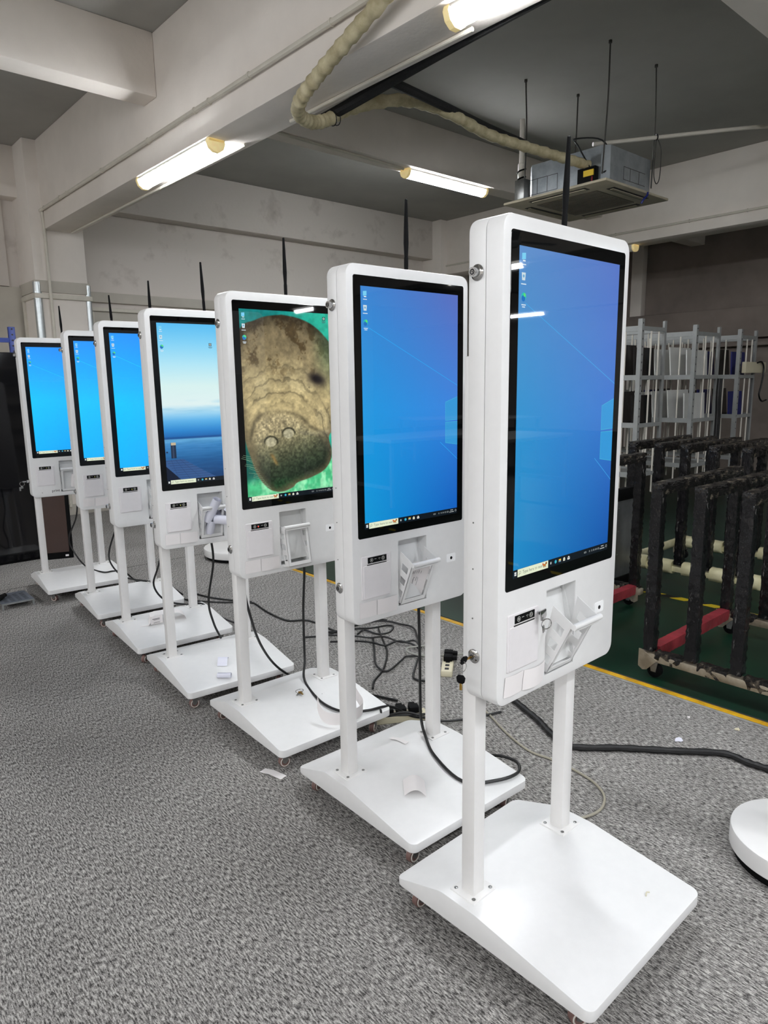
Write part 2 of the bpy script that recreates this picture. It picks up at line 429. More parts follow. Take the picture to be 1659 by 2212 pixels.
for x, z, ys in ((2.58, BEAM, (-1.5, -3.15, -4.8, -8.1)), (8.6, 3.09, (-1.2, -5.0, -9.05)), (-3.33, BEAM, (6.6, 4.6, 2.9, 1.2, -.5, -2.2, -4.8)), (14.57, 3.05, (-8.7,))):  # mirrored and beam-spaced lamps, plus unseen ones added to brighten kiosks and carpet
    for y in ys:
        k += 1
        tag(lamp((x, y, z), 'y', 'unseen lit batten lamp of the hall'), 'unseen lit hall batten lamp, one of the mirrored and added ones')

for x, y in ((-1.9, -1.6), (.6, -1.6), (-1.9, -5.06), (.6, -5.06), (-.4, -8.52)):  # added unseen lamps, placed to brighten the kiosk fronts
    lamp((x, y, 3.47), 'x', 'unseen lit batten lamp added under a cross beam of the hall')
# ------------------------------------------------------------------ pictures on the kiosk displays
AW, AH, ZA = 0.3929, 0.6984, 0.9666
class Picture:
    def __init__(s, img):
        ny, nx = img.shape[:2]
        s.V = []; s.F = []; s.Cc = []
        xs = np.linspace(-AW/2, AW/2, nx); zs = np.linspace(ZA + AH, ZA, ny)
        gx, gz = np.meshgrid(xs, zs)
        s.V = [(float(a), 0.0, float(b)) for a, b in zip(gx.ravel(), gz.ravel())]
        i = np.arange(ny*nx).reshape(ny, nx)
        q = np.stack([i[1:, :-1], i[1:, 1:], i[:-1, 1:], i[:-1, :-1]], -1).reshape(-1, 4)
        s.F = [tuple(int(t) for t in r) for r in q]
        c = np.clip(img.reshape(-1, 3)/255.0, 0, 1)
        s.Cc = np.where(c <= 0.04045, c/12.92, ((c+0.055)/1.055)**2.4).tolist()
        s.lay = 0
    def xz(s, u, v): return (-AW/2 + u*AW, ZA + AH*(1-v))
    def raw(s, pts, faces, rgb):
        s.lay += 1; y = -0.00004*(1 + s.lay*0.12); o = len(s.V); c = lin(rgb)[:3]
        s.V += [(p[0], y, p[1]) for p in pts]; s.Cc += [list(c)]*len(pts)
        s.F += [tuple(i+o for i in f) for f in faces]
    def poly(s, uv, rgb): s.raw([s.xz(*p) for p in uv], [tuple(range(len(uv)))], rgb)
    def rect(s, u0, v0, u1, v1, rgb): s.poly([(u0, v1), (u1, v1), (u1, v0), (u0, v0)], rgb)
    def disc(s, u, v, r, rgb, n=14, k=1.0):
        s.poly([(u + r*math.cos(t), v - k*r*AW/AH*math.sin(t)) for t in [2*math.pi*i/n for i in range(n)]], rgb)
    def text(s, u, v, txt, h, rgb):
        vs, fs = text_polys(txt, h); x, z = s.xz(u, v)
        s.raw([(x + p[0], z + p[1]) for p in vs], fs, rgb)
    def line(s, a, b, wd, rgb):
        (x0, z0), (x1, z1) = s.xz(*a), s.xz(*b); d = Vector((x1-x0, z1-z0)).normalized()*wd
        s.raw([(x0+d.y, z0-d.x), (x1+d.y, z1-d.x), (x1-d.y, z1+d.x), (x0-d.y, z0+d.x)], [(0, 1, 2, 3)], rgb)
    def mesh(s):
        me = bpy.data.meshes.new('display'); me.from_pydata(s.V, [], s.F)
        a = me.color_attributes.new('picture', 'FLOAT_COLOR', 'POINT')
        arr = np.ones((len(s.V), 4), np.float32); arr[:, :3] = np.array(s.Cc, np.float32)
        a.data.foreach_set('color', arr.ravel()); me.materials.append(M['screen']); return me
def desktop(P, dog=True, app=None, bar=(12, 20, 28), edge=(70, 190, 200)):
    y0 = 0.9735
    P.rect(0, y0, 1, 1, bar)
    for (a, b) in ((0.012, y0+0.007), (0.021, y0+0.007), (0.012, y0+0.0135), (0.021, y0+0.0135)):
        P.rect(a, b, a+0.008, b+0.0055, (235, 240, 240))
    P.rect(0.04, y0+0.0005, 0.335, 0.9995, (226, 234, 206))
    P.disc(0.062, y0+0.012, 0.009, (120, 125, 115)); P.disc(0.062, y0+0.012, 0.0065, (226, 234, 206))
    P.line((0.056, y0+0.0165), (0.05, y0+0.02), 0.0008, (120, 125, 115))
    P.text(0.085, y0+0.0175, 'Type here to search', 0.0105, (110, 118, 108))
    if dog:
        P.rect(0.285, y0+0.009, 0.312, y0+0.0155, (196, 120, 40)); P.disc(0.315, y0+0.0075, 0.008, (150, 84, 30)); P.disc(0.283, y0+0.008, 0.006, (206, 60, 50))
        for u in (0.287, 0.294, 0.304, 0.310): P.rect(u, y0+0.015, u+0.004, y0+0.021, (150, 84, 30))
    P.rect(0.357, y0+0.009, 0.366, y0+0.017, (190, 200, 200)); P.rect(0.368, y0+0.009, 0.372, y0+0.017, (120, 130, 130))
    P.disc(0.412, y0+0.013, 0.0115, (40, 150, 200)); P.disc(0.415, y0+0.0135, 0.006, (90, 210, 170))
    P.rect(0.445, y0+0.008, 0.468, y0+0.018, (236, 190, 60)); P.rect(0.447, y0+0.013, 0.466, y0+0.018, (90, 150, 200))
    P.rect(0.492, y0+0.009, 0.512, y0+0.019, (236, 236, 220)); P.rect(0.498, y0+0.0065, 0.506, y0+0.009, (236, 236, 220)); P.rect(0.499, y0+0.0115, 0.505, y0+0.016, (120, 150, 60))
    P.poly([(0.538, y0+0.019), (0.562, y0+0.019), (0.562, y0+0.011), (0.55, y0+0.0065), (0.538, y0+0.011)], (240, 240, 236))
    P.line((0.54, y0+0.011), (0.55, y0+0.015), 0.0008, (60, 70, 70)); P.line((0.56, y0+0.011), (0.55, y0+0.015), 0.0008, (60, 70, 70))
    for u, a in ((0.735, 0.012), (0.785, 0.005), (0.812, 0.005), (0.835, 0.007), (0.86, 0.008), (0.888, 0.010)):
        P.rect(u-a, y0+0.010, u+a, y0+0.016, (150, 158, 158)); P.rect(u-a*0.6, y0+0.0115, u+a*0.6, y0+0.0145, bar)
    P.rect(0.92, y0+0.006, 0.952, y0+0.0095, (170, 175, 175)); P.rect(0.908, y0+0.0145, 0.962, y0+0.018, (170, 175, 175))
    P.disc(0.983, y0+0.012, 0.009, (180, 185, 185)); P.disc(0.983, y0+0.012, 0.0065, bar)
    # desktop shortcuts
    P.poly([(0.022, 0.038), (0.055, 0.036), (0.055, 0.018), (0.022, 0.02)], (120, 205, 240)); P.rect(0.03, 0.039, 0.052, 0.043, (225, 240, 245)); P.rect(0.022, 0.050, 0.058, 0.053, (215, 230, 240))
    P.poly([(0.026, 0.096), (0.052, 0.096), (0.056, 0.074), (0.022, 0.074)], (206, 222, 228)); P.disc(0.039, 0.084, 0.008, (110, 170, 210)); P.rect(0.018, 0.105, 0.062, 0.108, (215, 230, 240))
    P.disc(0.043, 0.142, 0.021, (40, 190, 180)); P.disc(0.040, 0.147, 0.016, (28, 110, 190)); P.disc(0.050, 0.137, 0.010, (90, 220, 120))
    P.rect(0.024, 0.164, 0.062, 0.167, (215, 230, 240)); P.rect(0.03, 0.170, 0.056, 0.173, (215, 230, 240))
    if app:
        u, v = app
        P.rect(u-0.016, v-0.009, u+0.016, v+0.009, (40, 50, 54)); P.disc(u, v, 0.011, (214, 224, 220)); P.disc(u, v, 0.006, (40, 50, 54))
        P.rect(u-0.024, v+0.014, u+0.024, v+0.0165, (70, 90, 100)); P.rect(u-0.018, v+0.0195, u+0.018, v+0.022, (70, 90, 100))
def corners(tl, tr, ml, mr, bl, br, ny=90, nx=50):
    v = np.linspace(0, 1, ny)[:, None, None]; u = np.linspace(0, 1, nx)[None, :, None]
    A = lambda a, b: np.array(a, float)*(1-u) + np.array(b, float)*u
    t, m, b = A(tl, tr), A(ml, mr), A(bl, br)
    return np.where(v < 0.5, t*(1-v*2) + m*(v*2), m*(2-v*2) + b*(v*2-1))
def blue_picture(tl, tr, ml, mr, bl, br, panes=True):
    P = Picture(corners(tl, tr, ml, mr, bl, br))
    up = tuple(min(255, c+18) for c in ml)
    P.line((0.06, 0.16), (1.0, 0.40), 0.0008, up)
    P.line((0.80, 0.655), (1.0, 0.74), 0.0008, up)
    if panes:
        a = tuple(int(c*0.9 + d*0.1) for c, d in zip(mr, (60, 220, 230))); e = (70, 185, 215)
        for (v0, v1, v2, v3) in ((0.475, 0.452, 0.558, 0.556), (0.566, 0.566, 0.660, 0.672)):
            P.poly([(0.862, v2), (1, v3), (1, v1), (0.862, v0)], (52, 150, 214))
            for p, q in (((0.862, v0), (1, v1)), ((0.862, v2), (1, v3)), ((0.862, v0), (0.862, v2))): P.line(p, q, 0.0006, e)
    desktop(P); return P

def manatee_picture(ny=330, nx=190):
    V, U = np.meshgrid(np.linspace(0, 1, ny), np.linspace(0, 1, nx), indexing='ij')
    a = AH/AW
    n1 = fbm(U*7, V*7*a, 4, 3); n2 = fbm(U*26, V*26*a, 3, 9); n3 = fbm(U*60, V*60*a, 2, 21); n4 = fbm(U*3, V*3*a, 3, 31)
    def mix(A, B, t): return A*(1-t[..., None]) + B*t[..., None]
    def ss(x, a0, b0): t = np.clip((x-a0)/(b0-a0), 0, 1); return t*t*(3-2*t)
    full = lambda c: np.broadcast_to(np.array(c, float), (ny, nx, 3)).copy()
    # water and sea bed
    img = mix(full((18, 128, 126)), full((38, 176, 150)), ss(U, 0.2, 0.9))
    img = mix(img, full((16, 96, 84)), ss(V, 0.45, 0.8)*ss(0.3-U, 0, 0.25))
    bed = mix(full((74, 190, 130)), full((150, 232, 178)), ss(fbm(U*16, V*20, 3, 5), 0.35, 0.65))
    img = mix(img, bed, ss(V + 0.10*U, 0.86, 0.93))
    img *= (0.86 + 0.28*n2)[..., None]
    # body: closed outline through (u, v) knots
    knots = [(0.45, 0.018), (0.62, 0.03), (0.78, 0.06), (0.93, 0.12), (1.06, 0.22), (1.1, 0.45), (1.04, 0.62), (0.955, 0.68), (0.985, 0.76), (0.965, 0.82), (0.88, 0.872),
             (0.72, 0.905), (0.56, 0.925), (0.50, 0.95), (0.38, 0.966), (0.27, 0.955), (0.18, 0.915), (0.10, 0.85), (0.045, 0.76), (0.01, 0.70), (-0.05, 0.55), (-0.12, 0.3), (0.0, 0.10), (0.15, 0.055), (0.28, 0.03)]
    def sdist(kn):
        P = np.array([tuple(p) for p in smooth_path([(x, y, 0) for x, y in kn + kn[:1]], 5)])[:, :2]
        inside = np.zeros(U.shape, bool); d = np.full(U.shape, 9.0)
        for i in range(len(P)-1):
            (x0, y0), (x1, y1) = P[i], P[i+1]
            y0, y1 = y0*a, y1*a; Y = V*a
            cond = (y0 > Y) != (y1 > Y)
            with np.errstate(all='ignore'): xi = (x1-x0)*(Y-y0)/(y1-y0+1e-12) + x0
            inside ^= cond & (U < xi)
            dx, dy = x1-x0, y1-y0; t = np.clip(((U-x0)*dx + (Y-y0)*dy)/(dx*dx+dy*dy+1e-12), 0, 1)
            d = np.minimum(d, np.hypot(U-x0-t*dx, Y-y0-t*dy))
        return np.where(inside, d, -d)
    body = sdist(knots)
    muz = sdist([(0.06, 0.66), (0.12, 0.57), (0.26, 0.525), (0.45, 0.525), (0.62, 0.56), (0.74, 0.62), (0.9, 0.665), (0.985, 0.74), (0.965, 0.82), (0.88, 0.872), (0.72, 0.905), (0.56, 0.925), (0.38, 0.966), (0.27, 0.955), (0.16, 0.9), (0.09, 0.81)])
    col = mix(full((132, 118, 88)), full((196, 178, 130)), ss(V, 0.08, 0.5))
    col = mix(col, full((84, 68, 42)), 0.85*ss(fbm(U*9, V*9*a, 5, 41) + 0.35*(n3-0.5), 0.50, 0.68)*ss(0.40-V, -0.12, 0.22))
    col = mix(col, full((214, 198, 150)), 0.6*ss(n4, 0.5, 0.75)*ss(V, 0.2, 0.4))
    col = mix(col, full((90, 140, 96)), 0.55*ss(U, 0.72, 1.02)*ss(0.3-V, -0.2, 0.15))
    rr = np.hypot((U-0.42)*1.0, (V-0.80)*a*0.82)
    wr = np.sin(rr*62 + 7*n1 + 3*n2)
    near = ss(rr, 0.30, 0.46)*ss(0.98-rr, 0, 0.4)
    col *= (1 - 0.26*ss(wr, 0.72, 1)*near*ss(n4, 0.35, 0.6) + 0.07*ss(-wr, 0.6, 1)*near)[..., None]
    # muzzle, bumpy and darker below
    mc = mix(full((176, 162, 124)), full((46, 58, 42)), ss(V + 0.12*U, 0.62, 0.93))
    mc = mix(mc, full((38, 92, 50)), 0.7*ss(V + 0.04*U, 0.885, 0.955))
    mc *= (0.62 + 0.62*n3 + 0.16*n1)[..., None]
    col = mix(col, mc, ss(muz + 0.04*(n2-0.5), -0.04, 0.09))
    col *= (1 - 0.35*np.exp(-(muz/0.022)**2)*ss(V, 0.5, 0.56)*ss(0.72-V, 0, 0.1))[..., None]
    col *= (0.74 + 0.40*n2 + 0.12*(n3-0.5))[..., None]
    # eye
    e = ((U-0.825)/0.12)**2 + ((V-0.355 - 0.10*(U-0.82))/0.042)**2
    col = mix(col, full((40, 34, 32)), np.exp(-e*1.3)); col = mix(col, full((18, 14, 16)), np.exp(-e*5))
    # nostrils: pale plugs with a dark upper rim
    for (cu, cv) in ((0.275, 0.690), (0.475, 0.650)):
        q = np.sqrt(((U-cu)/0.066)**2 + ((V-cv)/0.029)**2)
        rim = np.exp(-((q-1.08)/0.16)**2)*ss(cv + 0.008-V, -0.015, 0.02)
        col = mix(col, full((34, 36, 28)), 0.85*rim)
        col = mix(col, full((176, 170, 140))*(0.8+0.4*n3)[..., None], ss(1.0-q, 0, 0.25))
    col = mix(col, full((206, 156, 86)), 0.5*np.exp(-(((U-0.30 - (V-0.78)*0.9)/0.02)**2))*ss(V, 0.74, 0.77)*ss(0.83-V, 0, 0.03))
    col *= (0.62 + 0.38*ss(body, 0, 0.16))[..., None]
    img = mix(img, col, ss(body, -0.006, 0.008))
    P = Picture(img)
    for i in range(16):   # whiskers
        v = 0.76 + 0.012*i; u = 0.05 + 0.0085*i + 0.00035*i*i
        P.line((u, v), (u - 0.08 - 0.02*(i % 3), v - 0.012 - 0.004*(i % 4)), 0.00035, (150, 190, 150))
    desktop(P, app=(0.93, 0.028)); return P

def jetty_picture(ny=150, nx=86):
    V, U = np.meshgrid(np.linspace(0, 1, ny), np.linspace(0, 1, nx), indexing='ij')
    ks = [0, .12, .25, .38, .5, .56, .60, .66, .698, .70, .712, .714, .76, .85, 1.0]
    cs = [(84, 186, 240), (128, 208, 244), (176, 228, 244), (214, 240, 238), (222, 240, 240), (150, 208, 240), (92, 176, 230), (44, 134, 206), (26, 104, 178), (20, 74, 140), (24, 84, 150), (96, 166, 212), (58, 130, 190), (28, 92, 150), (14, 52, 100)]
    img = np.stack([np.interp(V, ks, [c[i] for c in cs]) for i in range(3)], -1)
    cl = np.clip(fbm(U*3, V*40, 3, 4)-0.55, 0, 1)*np.exp(-((V-0.52)/0.05)**2)*2.2
    img = img*(1-cl[..., None]) + np.array((120, 190, 226.))*cl[..., None]
    rip = np.where(V > 0.715, (fbm(U*6, V*150, 3, 8)-0.5)*34*np.clip(1.2-V, 0, 1)*2, 0)
    img = img + rip[..., None]
    P = Picture(img)
    P.rect(0.065, 0.735, 0.125, 0.835, (28, 44, 70)); P.rect(0.07, 0.735, 0.125, 0.752, (196, 180, 150)); P.rect(0.085, 0.752, 0.10, 0.835, (54, 70, 96)); P.rect(0.01, 0.79, 0.03, 0.8, (30, 50, 80))
    P.poly([(0, 0.845), (0.20, 0.842), (0.36, 0.90), (0.58, 0.9735), (0, 0.9735)], (52, 88, 140))
    P.poly([(0, 0.885), (0.0, 0.9735), (0.16, 0.9735)], (12, 22, 44))
    for i in range(8):
        t = i/8; P.line((0.0 + 0.02*i, 0.85 + 0.0155*i), (0.22 + 0.045*i, 0.852 + 0.0155*i), 0.0007, (30, 56, 100))
    for i in range(3): P.line((0.06 + 0.05*i, 0.843), (0.14 + 0.13*i, 0.9735), 0.0006, (36, 62, 108))
    desktop(P, dog=False, app=(0.60, 0.125)); return P

# ------------------------------------------------------------------ kiosk
GX, GZ0, GZ1 = 0.2225, 0.9395, 1.6941
FX, FZ0, FZ1 = 0.2456, 0.6725, 1.7250
HOLE = (-0.0655, 0.0565, 0.700, 0.912)
def front_shell():
    mb = MB()
    def loop(y, ins): return [(p[0], y, p[1]) for p in rrect(-FX+ins, FX-ins, FZ0+ins, FZ1-ins, 0.03-ins)]
    L = [loop(0.0435, 0.0), loop(0.0055, 0.0), loop(0.0016, 0.0014), loop(0.0, 0.0052)]
    mb.loops(L, False, False)
    me = bpy.data.meshes.new('t'); bm = bmesh.new()
    for v in mb.v: bm.verts.new(v)
    bm.verts.ensure_lookup_table()
    for f in mb.f: bm.faces.new([bm.verts[i] for i in f])
    n = len(L[0]); outer = [bm.verts[3*n+i] for i in range(n)]
    x0, x1, z0, z1 = HOLE
    hole = [bm.verts.new((x, 0.0, z)) for x, z in ((x0, z0), (x1, z0), (x1, z1), (x0, z1))]
    inner = [bm.verts.new((v.co.x, 0.0025, v.co.z)) for v in hole]
    es = []
    for lp in (outer, hole):
        for i in range(len(lp)):
            a, b = lp[i], lp[(i+1) % len(lp)]
            es.append(bm.edges.get((a, b)) or bm.edges.new((a, b)))
    bmesh.ops.triangle_fill(bm, edges=es, use_beauty=True, normal=(0, -1, 0))
    for i in range(4): bm.faces.new((hole[i], hole[(i+1) % 4], inner[(i+1) % 4], inner[i]))
    bmesh.ops.recalc_face_normals(bm, faces=bm.faces)
    bm.to_mesh(me); bm.free()
    me.name = 'front_shell'; me.polygons.foreach_set('use_smooth', [True]*len(me.polygons)); me.set_sharp_from_angle(angle=R(25))
    me.materials.append(M['white']); return me
def back_shell():
    def loop(y, ins): return [(p[0], y, p[1]) for p in rrect(-FX+ins, FX-ins, FZ0+ins, FZ1-ins, 0.03-ins)]
    mb = MB().loops([loop(0.0445, 0.004), loop(0.0455, 0.0005), loop(0.0475, 0.0), loop(0.086, 0.0), loop(0.0905, 0.0015), loop(0.092, 0.006)], True, True)
    return mb.mesh('back_shell', M['white'], ang=25)
KM = {}
KM['front_shell'] = front_shell(); KM['back_shell'] = back_shell()
KM['seam'] = MB().loops([[(p[0], y, p[1]) for p in rrect(-FX+.003, FX-.003, FZ0+.003, FZ1-.003, .027)] for y in (0.04, 0.047)], False, False).mesh('seam', M['white_in'])
KM['rear_box'] = MB().box(-0.215, 0.215, 0.09, 0.128, 0.70, 1.45).mesh('rear_box', M['white'], bevel=0.004)
KM['glass'] = MB().loops([[(p[0], y, p[1]) for p in rrect(-GX+i, GX-i, GZ0+i, GZ1-i, 0.007)] for y, i in ((0.001, 0), (-0.0008, 0), (-0.0012, 0.0006))], True, True).mesh('glass', M['black_gloss'], ang=25)
x0, x1, z0, z1 = HOLE
rc = MB()
rc.add([(x0, 0.0025, z0), (x1, 0.0025, z0), (x1, 0.0025, z1), (x0, 0.0025, z1), (x0, 0.042, z0), (x1, 0.042, z0), (x1, 0.042, z1), (x0, 0.042, z1)],
       [(4, 5, 6, 7), (0, 1, 5, 4), (1, 2, 6, 5), (2, 3, 7, 6), (3, 0, 4, 7)])
rc.add([(x0, 0.040, 0.885), (x1, 0.040, 0.885), (x1, 0.006, 0.715), (x0, 0.006, 0.715)], [(0, 1, 2, 3)])
KM['recess'] = rc.mesh('recess', M['white_in'], smooth=False)
KM['bracket'] = MB().prism([(0.038, 0.905), (0.004, 0.80), (0.003, 0.703), (0.04, 0.703)], 'x', 0, 0.0012).mesh('bracket', M['white_in'])
def basket_mesh():
    h, wd, d, t = 0.155, 0.1045, 0.064, 0.0016
    mb = MB()
    x = wd/2
    for a in ((-x, x, 0, t, 0, 0.015), (-x, x, 0, t, h-0.016, h), (-x, -x+0.011, 0, t, 0.015, h-0.016), (x-0.011, x, 0, t, 0.015, h-0.016)): mb.box(*a)
    mb.box(-x, x, 0, d*0.9, 0, t)
    st = len(mb.v)
    for sx in (-x, x-t):
        mb.box(sx, sx+t, 0, 0.014, 0, h); mb.box(sx, sx+t, d-0.016, d, 0, h)
        for (a, b) in ((0, 0.022), (0.044, 0.064), (0.086, 0.106), (0.128, h)): mb.box(sx, sx+t, 0.014, d-0.016, a, b)
    def shear(p):
        return (p[0], p[1]*(0.42 + 0.58*p[2]/h), p[2] + 0.10*p[1]*p[2]/h)
    for i in range(st, len(mb.v)): mb.v[i] = shear(mb.v[i])
    return mb.mesh('basket', M['white'])
KM['basket'] = basket_mesh()
lp = MB().tube([(-0.0575, -0.006, 0.153), (0.0575, -0.006, 0.153)], 0.0075, 14); lp.box(-0.05, 0.05, -0.012, 0.001, 0.142, 0.1455)
KM['basket_lip'] = lp.mesh('basket_lip', M['white'])
KM['printer_frame'] = MB().loops([[(p[0], y, p[1]) for p in rrect(-.2135+i, -.0985-i, .7495+i, .8842-i, .004)] for y, i in ((0.001, 0), (-0.0025, 0), (-0.0035, 0.001))], True, True).mesh('printer_frame', M['plastic'], ang=25)
KM['printer_door'] = MB().loops([[(p[0], y, p[1]) for p in rrect(-.208+i, -.103-i, .7525+i, .8555-i, .003)] for y, i in ((-0.002, 0), (-0.0048, 0), (-0.0056, 0.0008))], True, True).mesh('printer_door', M['plastic'], ang=25)
KM['indicator_strip'] = MB().box(-.1905, -.1168, -.0046, -.002, .8612, .8797).mesh('indicator_strip', M['black'], bevel=0.0005)
KM['paper_slot'] = MB().box(-.1935, -.1175, -.0050, -.002, .8558, .8582).mesh('paper_slot', M['slot'])
gl = MB()
gl.ring((-.1765, -.0047, .8704), (0, 1, 0), .0055, .0006, 16, 4).ring((-.1310, -.0047, .8704), (0, 1, 0), .0055, .0006, 16, 4)
gl.box(-.1785, -.1745, -.0049, -.0045, .868, .873); gl.ring((-.1310, -.0047, .8704), (0, 1, 0), .0026, .0006, 12, 4)
gl.box(-.1655, -.1575, -.0048, -.0045, .8715, .8728).box(-.1495, -.1415, -.0048, -.0045, .8715, .8728)
KM['glyphs'] = gl.mesh('glyphs', M['glyph'])
KM['indicator_light'] = MB().cyl((-.1455, -.0052, .8684), (-.1455, -.004, .8684), .0014, n=8).mesh('indicator_light', M['led_yellow'])
KM['indicator_light_red'] = MB().cyl((-.1615, -.0052, .8690), (-.1615, -.004, .8690), .002, n=8).mesh('indicator_light', M['led_red'])
KM['indicator_light_off'] = MB().cyl((-.1455, -.0050, .8684), (-.1455, -.004, .8684), .0008, n=8).mesh('indicator_light', M['glyph'])
KM['printer_lock'] = MB().cyl((-.107, -.001, .869), (-.107, -.0052, .869), .0045, n=14).box(-.1076, -.1064, -.0056, -.005, .8665, .8715).mesh('printer_lock', M['plastic'])
KM['camera_plate'] = MB().loops([[(p[0], y, p[1]) for p in rrect(.1490, .1908, .8038, .8317, .004)] for y in (0.0005, -0.0012)], True, True).mesh('camera_plate', M['plate'])
KM['camera_lens'] = MB().cyl((.170, -.0008, .8170), (.170, -.0019, .8170), .0052, n=18).mesh('camera_lens', M['black_gloss'])
def lock_mesh(ln):
    mb = MB().tube([(0, 0, 0), (-.002, 0, 0), (-.0035, 0, 0), (-.005, 0, 0)], [.0165, .0165, .014, .0115], 24)
    mb.tube([(-.004, 0, 0), (-.004-ln, 0, 0)], .0098, 20)
    mb.tube([(-.004-ln, 0, 0), (-.0046-ln, 0, 0)], .0082, 20)
    return mb.mesh('lock', M['chrome'])
KM['lock_out'] = lock_mesh(.013); KM['lock_in'] = lock_mesh(.004)
def hole_mesh(ln): return MB().ring((-.0048-ln, 0, 0), (1, 0, 0), .0048, .0011, 16, 5).box(-.0051-ln, -.0045-ln, -.001, .001, -.0016, .0016).mesh('keyhole', M['slot'])
KM['key_out'] = hole_mesh(.013); KM['key_in'] = hole_mesh(.004)
KM['side_screw'] = MB().cyl((-FX+.0005, 0, 0), (-FX-.0012, 0, 0), .0018, n=8).mesh('side_screw', M['steel'])
KM['post'] = MB().box(-.02, .02, -.02, .02, .133, .76).mesh('post', M['post'], bevel=.002)
KM['foot_plate'] = MB().box(-.043, .043, -.0395, .0395, .131, .1372).mesh('foot_plate', M['post'], bevel=.0012)
KM['plate_screw'] = MB().tube([(0, 0, .137), (0, 0, .1385), (0, 0, .1392)], [.0048, .0048, .0032], 12).mesh('plate_screw', M['steel'])
def base_mesh():
    W, yB, y1, y2, yF, zb = .2612, .3212, .1583, .044, -.2719, .064
    def zt(y):
        if y > y1: return .1329 + (.0791-.1329)*(y-y1)/(yB-y1)
        if y > y2: return .1329
        return .1329 + (.0916-.1329)*(y-y2)/(yF-y2)
    r = .022; ys = []
    for i in range(7): ys.append((yF + r - r*math.cos(R(90*i/6)), W - r + r*math.sin(R(90*i/6))))
    ys += [(y2-.05, W), (y2-.012, W), (y2, W), (y2+.012, W), (y1-.012, W), (y1, W), (y1+.012, W)]
    for i in range(7): ys.append((yB - r + r*math.sin(R(90*i/6)), W - r + r*math.cos(R(90*i/6))))
    def zs(y):  # crease softened
        return (zt(y-.01) + 2*zt(y) + zt(y+.01))/4 if yF+.02 < y < yB-.02 else zt(y)
    mb = MB(); Ls = [[(-w, y, zb), (-w, y, zs(y)), (w, y, zs(y)), (w, y, zb)] for y, w in ys]
    return mb.loops(Ls, True, True).mesh('base', M['white'], bevel=.0035, seg=3, ang=40)
KM['base'] = base_mesh()
def caster_meshes():
    f = MB().box(-.018, .018, -.022, .022, .060, .0645).cyl((0, 0, .05), (0, 0, .061), .012, n=14)
    f.prism([(-.004, .055), (.026, .055), (.026, .022), (.016, .016), (.008, .022)], 'x', -.0135, -.0115)
    f.prism([(-.004, .055), (.026, .055), (.026, .022), (.016, .016), (.008, .022)], 'x', .0115, .0135)
    f.box(-.0135, .0135, -.006, .026, .051, .056).box(-.01, .01, -.03, -.004, .045, .049)
    fk = f.mesh('fork', M['steel'])
    wh = MB().tube([(-.010, .016, .0225), (-.008, .016, .0225), (.008, .016, .0225), (.010, .016, .0225)], [.017, .0215, .0215, .017], 22).mesh('wheel', M['rubber'])
    rg = MB().ring((-.0098, .016, .0225), (1, 0, 0), .0165, .0022, 20, 5).ring((.0098, .016, .0225), (1, 0, 0), .0165, .0022, 20, 5).mesh('wheel_ring', M['ringw'])
    return fk, wh, rg
FK, WH, RG = caster_meshes()
KM['antenna'] = MB().tube([(0, 0, .02), (0, 0, .045), (0, 0, .05), (0, 0, .09), (0, 0, .12), (0, 0, .215), (0, 0, .2165)], [.0066, .0066, .0058, .0078, .0072, .0042, .002], 12).mesh('antenna', M['black'])
KM['antenna_base'] = MB().cyl((0, 0, -.002), (0, 0, .008), .0042, n=10).cyl((0, 0, .006), (0, 0, .024), .0064, n=10).mesh('antenna_base', M['black'])
KM['antenna_nut'] = MB().cyl((0, 0, -.003), (0, 0, .006), .0058, n=6).mesh('antenna_nut', M['brass'])

def kiosk(x, y, yaw, label, pic, lean=24, led='indicator_light', tops=('out', 'in'), ant=(0.05, 0, 0), cast=0, led_par=None):
    t = thing('self_service_kiosk', label, 'kiosk', (x, y, 0), R(yaw), 'white kiosks standing in a row')
    def L(key, name=None, par=t, loc=None, rot=None):
        o = link(name or key, KM[key], par)
        if loc: o.location = loc
        if rot: o.rotation_euler = rot
        return o
    for kx in ('base', 'back_shell', 'front_shell', 'seam', 'rear_box'): L(kx)
    for sx in (-.1995, .1845):
        L('post', loc=(sx, .103, 0)); pl = L('foot_plate', loc=(sx + .005, .1055, 0))
        for a in (-.032, .032):
            for b in (-.029, .029): L('plate_screw', par=pl, loc=(a, b, 0))
    g = L('glass')
    d = link('display', pic.mesh(), t); d.location = (0, -.00135, 0)
    L('recess')
    for bx in (HOLE[0], HOLE[1]-.0012): L('bracket', loc=(bx, 0, 0))
    bk = L('basket', loc=(-.0045, 0.0 if lean >= 0 else -.002, .703), rot=(R(lean), 0, 0)); L('basket_lip', par=bk)
    if lean < 0: bk.location = (-.0045, -.045, .700)
    pf = L('printer_frame'); pd = L('printer_door'); L('paper_slot')
    ind = L('indicator_strip'); L('glyphs', par=ind); L(led, 'indicator_light', par=ind); L('printer_lock')
    cp = L('camera_plate'); L('camera_lens', par=cp)
    for z, tp in ((1.6156, tops[0]), (.7816, tops[1])):
        lk = L('lock_' + tp, 'lock', loc=(-FX, .0665, z)); L('key_' + tp, 'keyhole', par=lk)
    for z in (1.09, .985, .87): L('side_screw', loc=(0, .072, z))
    an = L('antenna', loc=(ant[0], .068, FZ1), rot=(R(ant[1]), R(ant[2]), 0)); L('antenna_base', par=an); L('antenna_nut', par=an)
    rnd = random.Random(cast)
    for cx in (-.205, .205):
        for cy in (-.225, .27):
            c = link('caster', FK, t); c.location = (cx, cy, 0); c.rotation_euler = (0, 0, R(rnd.uniform(40, 130)))
            link('wheel', WH, c); link('wheel_ring', RG, c)
    return t

